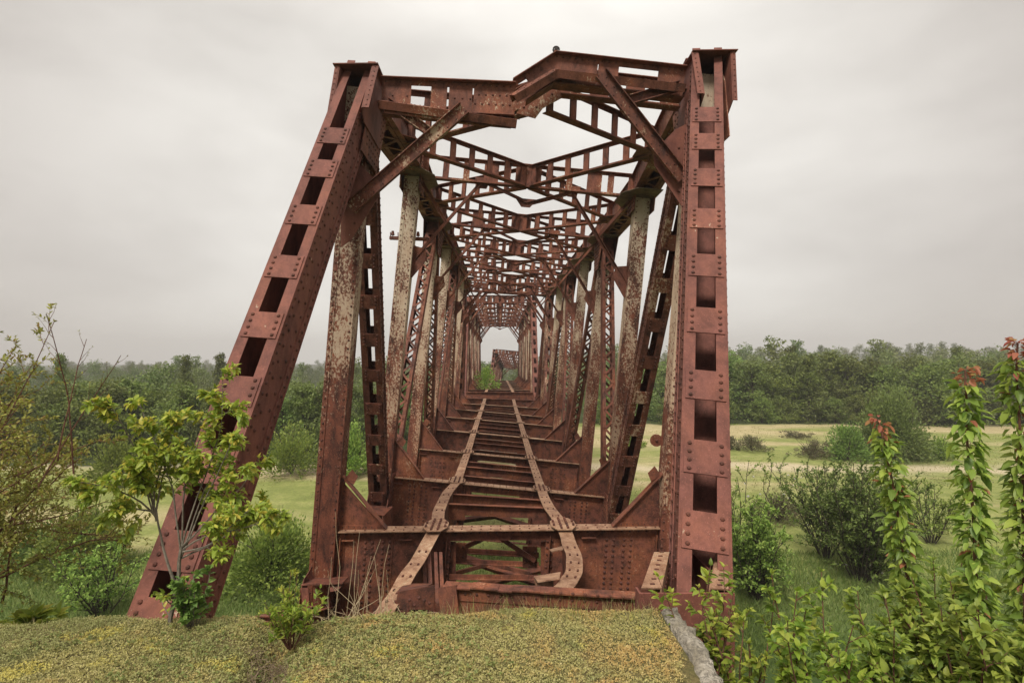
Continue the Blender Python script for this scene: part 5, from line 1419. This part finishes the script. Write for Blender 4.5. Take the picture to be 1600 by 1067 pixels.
def blades(P, h, w, r, lean=0.35):
    n = len(P); D = np.tile([0, 0, 1.0], (n, 1)) + r.normal(0, lean, (n, 3)) * np.array([1, 1, 0.1]); D = nrm_rows(D)
    S = nrm_rows(np.cross(D, rand_unit(n, r))); h = np.broadcast_to(h, (n,))[:, None]; B = r.normal(0, 0.25, (n, 3)) * h * np.array([1, 1, 0])
    V = np.stack([P - S * w, P + S * w, P + D * h * .55 + S * w * .7 + B * .3, P + D * h + B, P + D * h * .55 - S * w * .7 + B * .3], 1).reshape(-1, 3)
    Fc = np.concatenate([(np.arange(n)[:, None] * 5 + np.array([[0, 1, 2]])), (np.arange(n)[:, None] * 5 + np.array([[0, 2, 4]])), (np.arange(n)[:, None] * 5 + np.array([[4, 2, 3]]))])
    return V, Fc
G_grass = leafmat('grass_blades', [(0.20, 0.24, 0.07), (0.30, 0.32, 0.10), (0.42, 0.36, 0.17), (0.50, 0.42, 0.24), (0.24, 0.28, 0.08)], 0.35)
G_vgrass = leafmat('valley_grass', [(0.117, 0.183, 0.048), (0.175, 0.252, 0.066), (0.234, 0.306, 0.086), (0.146, 0.214, 0.052)], 0.35)
G_mgrass = leafmat('meadow_grass', [(0.22, 0.22, 0.08), (0.28, 0.27, 0.11), (0.34, 0.30, 0.14), (0.25, 0.25, 0.09)], 0.3)
# fringe of thin blades along the bank's edge, and a few on the bank
n = 1500; x = r.uniform(-3.2, 0.95, n); y = 3.30 + r.normal(0, 0.06, n); P = np.stack([x, y, bank(x, y)], 1)
hh = r.uniform(0.02, 0.085, n) * np.where((x > -0.35) & (x < 1.0), 1.6, 0.7)
V, Fc = blades(P, hh, 0.0012, r, 0.16)
V2, F2 = blades(*[(lambda x, y: np.stack([x, y, bank(x, y)], 1))(r.uniform(-2.8, 0.95, 2500), r.uniform(2.0, 3.3, 2500)), r.uniform(0.012, 0.035, 2500)], 0.0014, r)
V = np.concatenate([V, V2]); Fc = np.concatenate([Fc, F2 + len(V) - len(V2)])
stuff('grass', V, Fc, G_grass, 'thin grass blades along the edge of the bank', 'grass')
# grass on the valley floor near the bridge
n = 90000; y = 10.5 + 9.5 * r.uniform(0, 1, n) ** 1.1; x = r.uniform(-1.1, 1.1, n) * y
P = np.stack([x, y, gh(x, y)], 1); V, Fc = blades(P, r.uniform(0.12, 0.38, n) * (0.7 + 0.3 * np.sin(x * .8) * np.cos(y * .7)), 0.012, r)
stuff('grass', V, Fc, G_vgrass, 'long fresh grass on the valley floor under and beside the bridge', 'grass')
n = 30000; y = 19 + 43 * r.uniform(0, 1, n) ** 1.2; x = r.uniform(-1.0, 1.05, n) * y; k = fbm(x, y, 2.5, 8) > 0.1; x, y = x[k], y[k]; n = len(x)
P = np.stack([x, y, gh(x, y)], 1); V, Fc = blades(P, r.uniform(0.04, 0.16, n), 0.02, r)
stuff('grass', V, Fc, G_mgrass, 'short dry grass tufts scattered over the meadow', 'grass')
n = 5200; y = 17 + 40 * r.uniform(0, 1, n) ** 1.1; x = r.uniform(-1.0, 1.05, n) * y; k = fbm(x, y, 4.0, 18) > 0.35; x, y = x[k], y[k]; n = len(x)
P = np.repeat(np.stack([x, y, gh(x, y)], 1), 16, 0); sp = r.normal(0, 0.16, (len(P), 3)); sp[:, 2] = np.abs(sp[:, 2]) * 0.6; P = P + sp
V, Fc = leaves_quad(P, r.uniform(0.05, 0.13, len(P)), r.uniform(0.02, 0.05, len(P)), r)
stuff('ground_cover', V, Fc, leafmat('meadow_weeds', [(0.12, 0.14, 0.05), (0.18, 0.19, 0.07), (0.26, 0.22, 0.10), (0.14, 0.11, 0.06)], 0.3, var=0.0), 'low weeds in ragged patches on the meadow', 'weeds')
# dry stalks in front of the left floor beam
mb = MB(); rs = np.random.default_rng(12)
for (u0, u1, v1, d) in ((520, 524, 800, 3.5), (540, 553, 845, 3.45), (548, 595, 842, 3.5), (556, 562, 830, 3.5), (572, 580, 868, 3.45), (528, 590, 880, 3.4), (600, 585, 870, 3.4), (590, 608, 850, 3.5), (596, 604, 890, 3.4), (545, 575, 905, 3.35), (515, 518, 870, 3.5), (560, 520, 915, 3.3), (585, 545, 925, 3.3), (530, 600, 930, 3.3), (566, 572, 900, 3.4), (580, 600, 915, 3.35), (612, 592, 900, 3.4), (524, 512, 890, 3.4), (600, 640, 905, 3.35), (535, 560, 890, 3.4), (505, 530, 935, 3.3), (570, 610, 940, 3.3)):
    A = at(u0, 985, d); B = at(u1, v1, d + rs.uniform(-.1, .1)); mid = (A + B) / 2 + rs.normal(0, 0.03, 3)
    mb.tube([A, (A + mid) / 2 + rs.normal(0, .004, 3), mid, (B + mid) / 2 + rs.normal(0, .006, 3), B], [0.0026, 0.0024, 0.002, 0.0015, 0.0008], 4)
for k in range(60):
    A = at(rs.uniform(500, 640), rs.uniform(962, 990), 3.3); B = A + np.array([rs.normal(0, .10), rs.normal(0, .05), abs(rs.normal(0, .07))]); mb.tube([A, (A + B) / 2 + rs.normal(0, .01, 3), B], [0.0018, 0.0015, 0.0008], 3)
o = mesh_obj('dry_stalks', mb.v, mb.f, M_straw); o['kind'] = 'stuff'; o['label'] = 'dry straw coloured stalks in front of the left floor beam'; o['category'] = 'dry stalks'
# withered tuft in the gully
mb = MB()
for k in range(420):
    A = at(rs.uniform(385, 450), 1020, rs.uniform(2.55, 3.0)); A[2] = float(bank(A[0], A[1])); B = A + np.array([rs.normal(0, .045), rs.normal(0, .04), abs(rs.normal(0.01, .045))])
    mb.tube([A, (A + B) / 2 + rs.normal(0, .012, 3), B], [0.0016, 0.0013, 0.0006], 3)
o = mesh_obj('withered_grass', mb.v, mb.f, barkmat('withered', (0.12, 0.08, 0.05), (0.34, 0.26, 0.18))); o['kind'] = 'stuff'; o['label'] = 'tangled withered grass lying in the gully of the bank'; o['category'] = 'withered grass'
# pale stones in the meadow
mb = MB()
for k in range(90):
    y = rs.uniform(17, 34); x = rs.uniform(0.42, 0.75) * y; s = rs.uniform(0.03, 0.11)
    c = np.array([x, y, float(gh(x, y)) + s * 0.25]); u = rand_unit(1, rs)[0]
    mb.tube([c - u * np.array([s, s, s * .3]), c - u * np.array([s * .5, s * .5, s * .1]), c + u * np.array([s * .5, s * .5, s * .2]), c + u * np.array([s, s, s * .3])], [s * .3, s * .7, s * .65, s * .25], 6)
o = mesh_obj('pale_stones', mb.v, mb.f, concrete('pale_stone', (0.5, 0.47, 0.42), (0.36, 0.33, 0.28), (0.62, 0.60, 0.55))); o['kind'] = 'stuff'; o['label'] = 'pale stones scattered in the grass right of the bridge'; o['category'] = 'stones'

# haze: a closed box of thin even air round the whole scene
hz = MB(); hz.box((np.zeros(3), np.array([1.0, 0, 0]), YY, up), (-1000, 1000), (-80, 1550), (-9.5, 60))
m, t = newmat('thin_haze')
vol = N(t, 'ShaderNodeVolumePrincipled', {'Color': (0.80, 0.80, 0.80, 1), 'Density': 0.0009})
o_ = N(t, 'ShaderNodeOutputMaterial'); t.links.new(vol.outputs[0], o_.inputs['Volume'])
o = mesh_obj('haze', hz.v, hz.f, m); o['kind'] = 'stuff'; o['label'] = 'thin pale haze veiling the distant wood'; o['category'] = 'haze'
for o in bpy.data.objects:
    if '_base' in o: del o['_base']
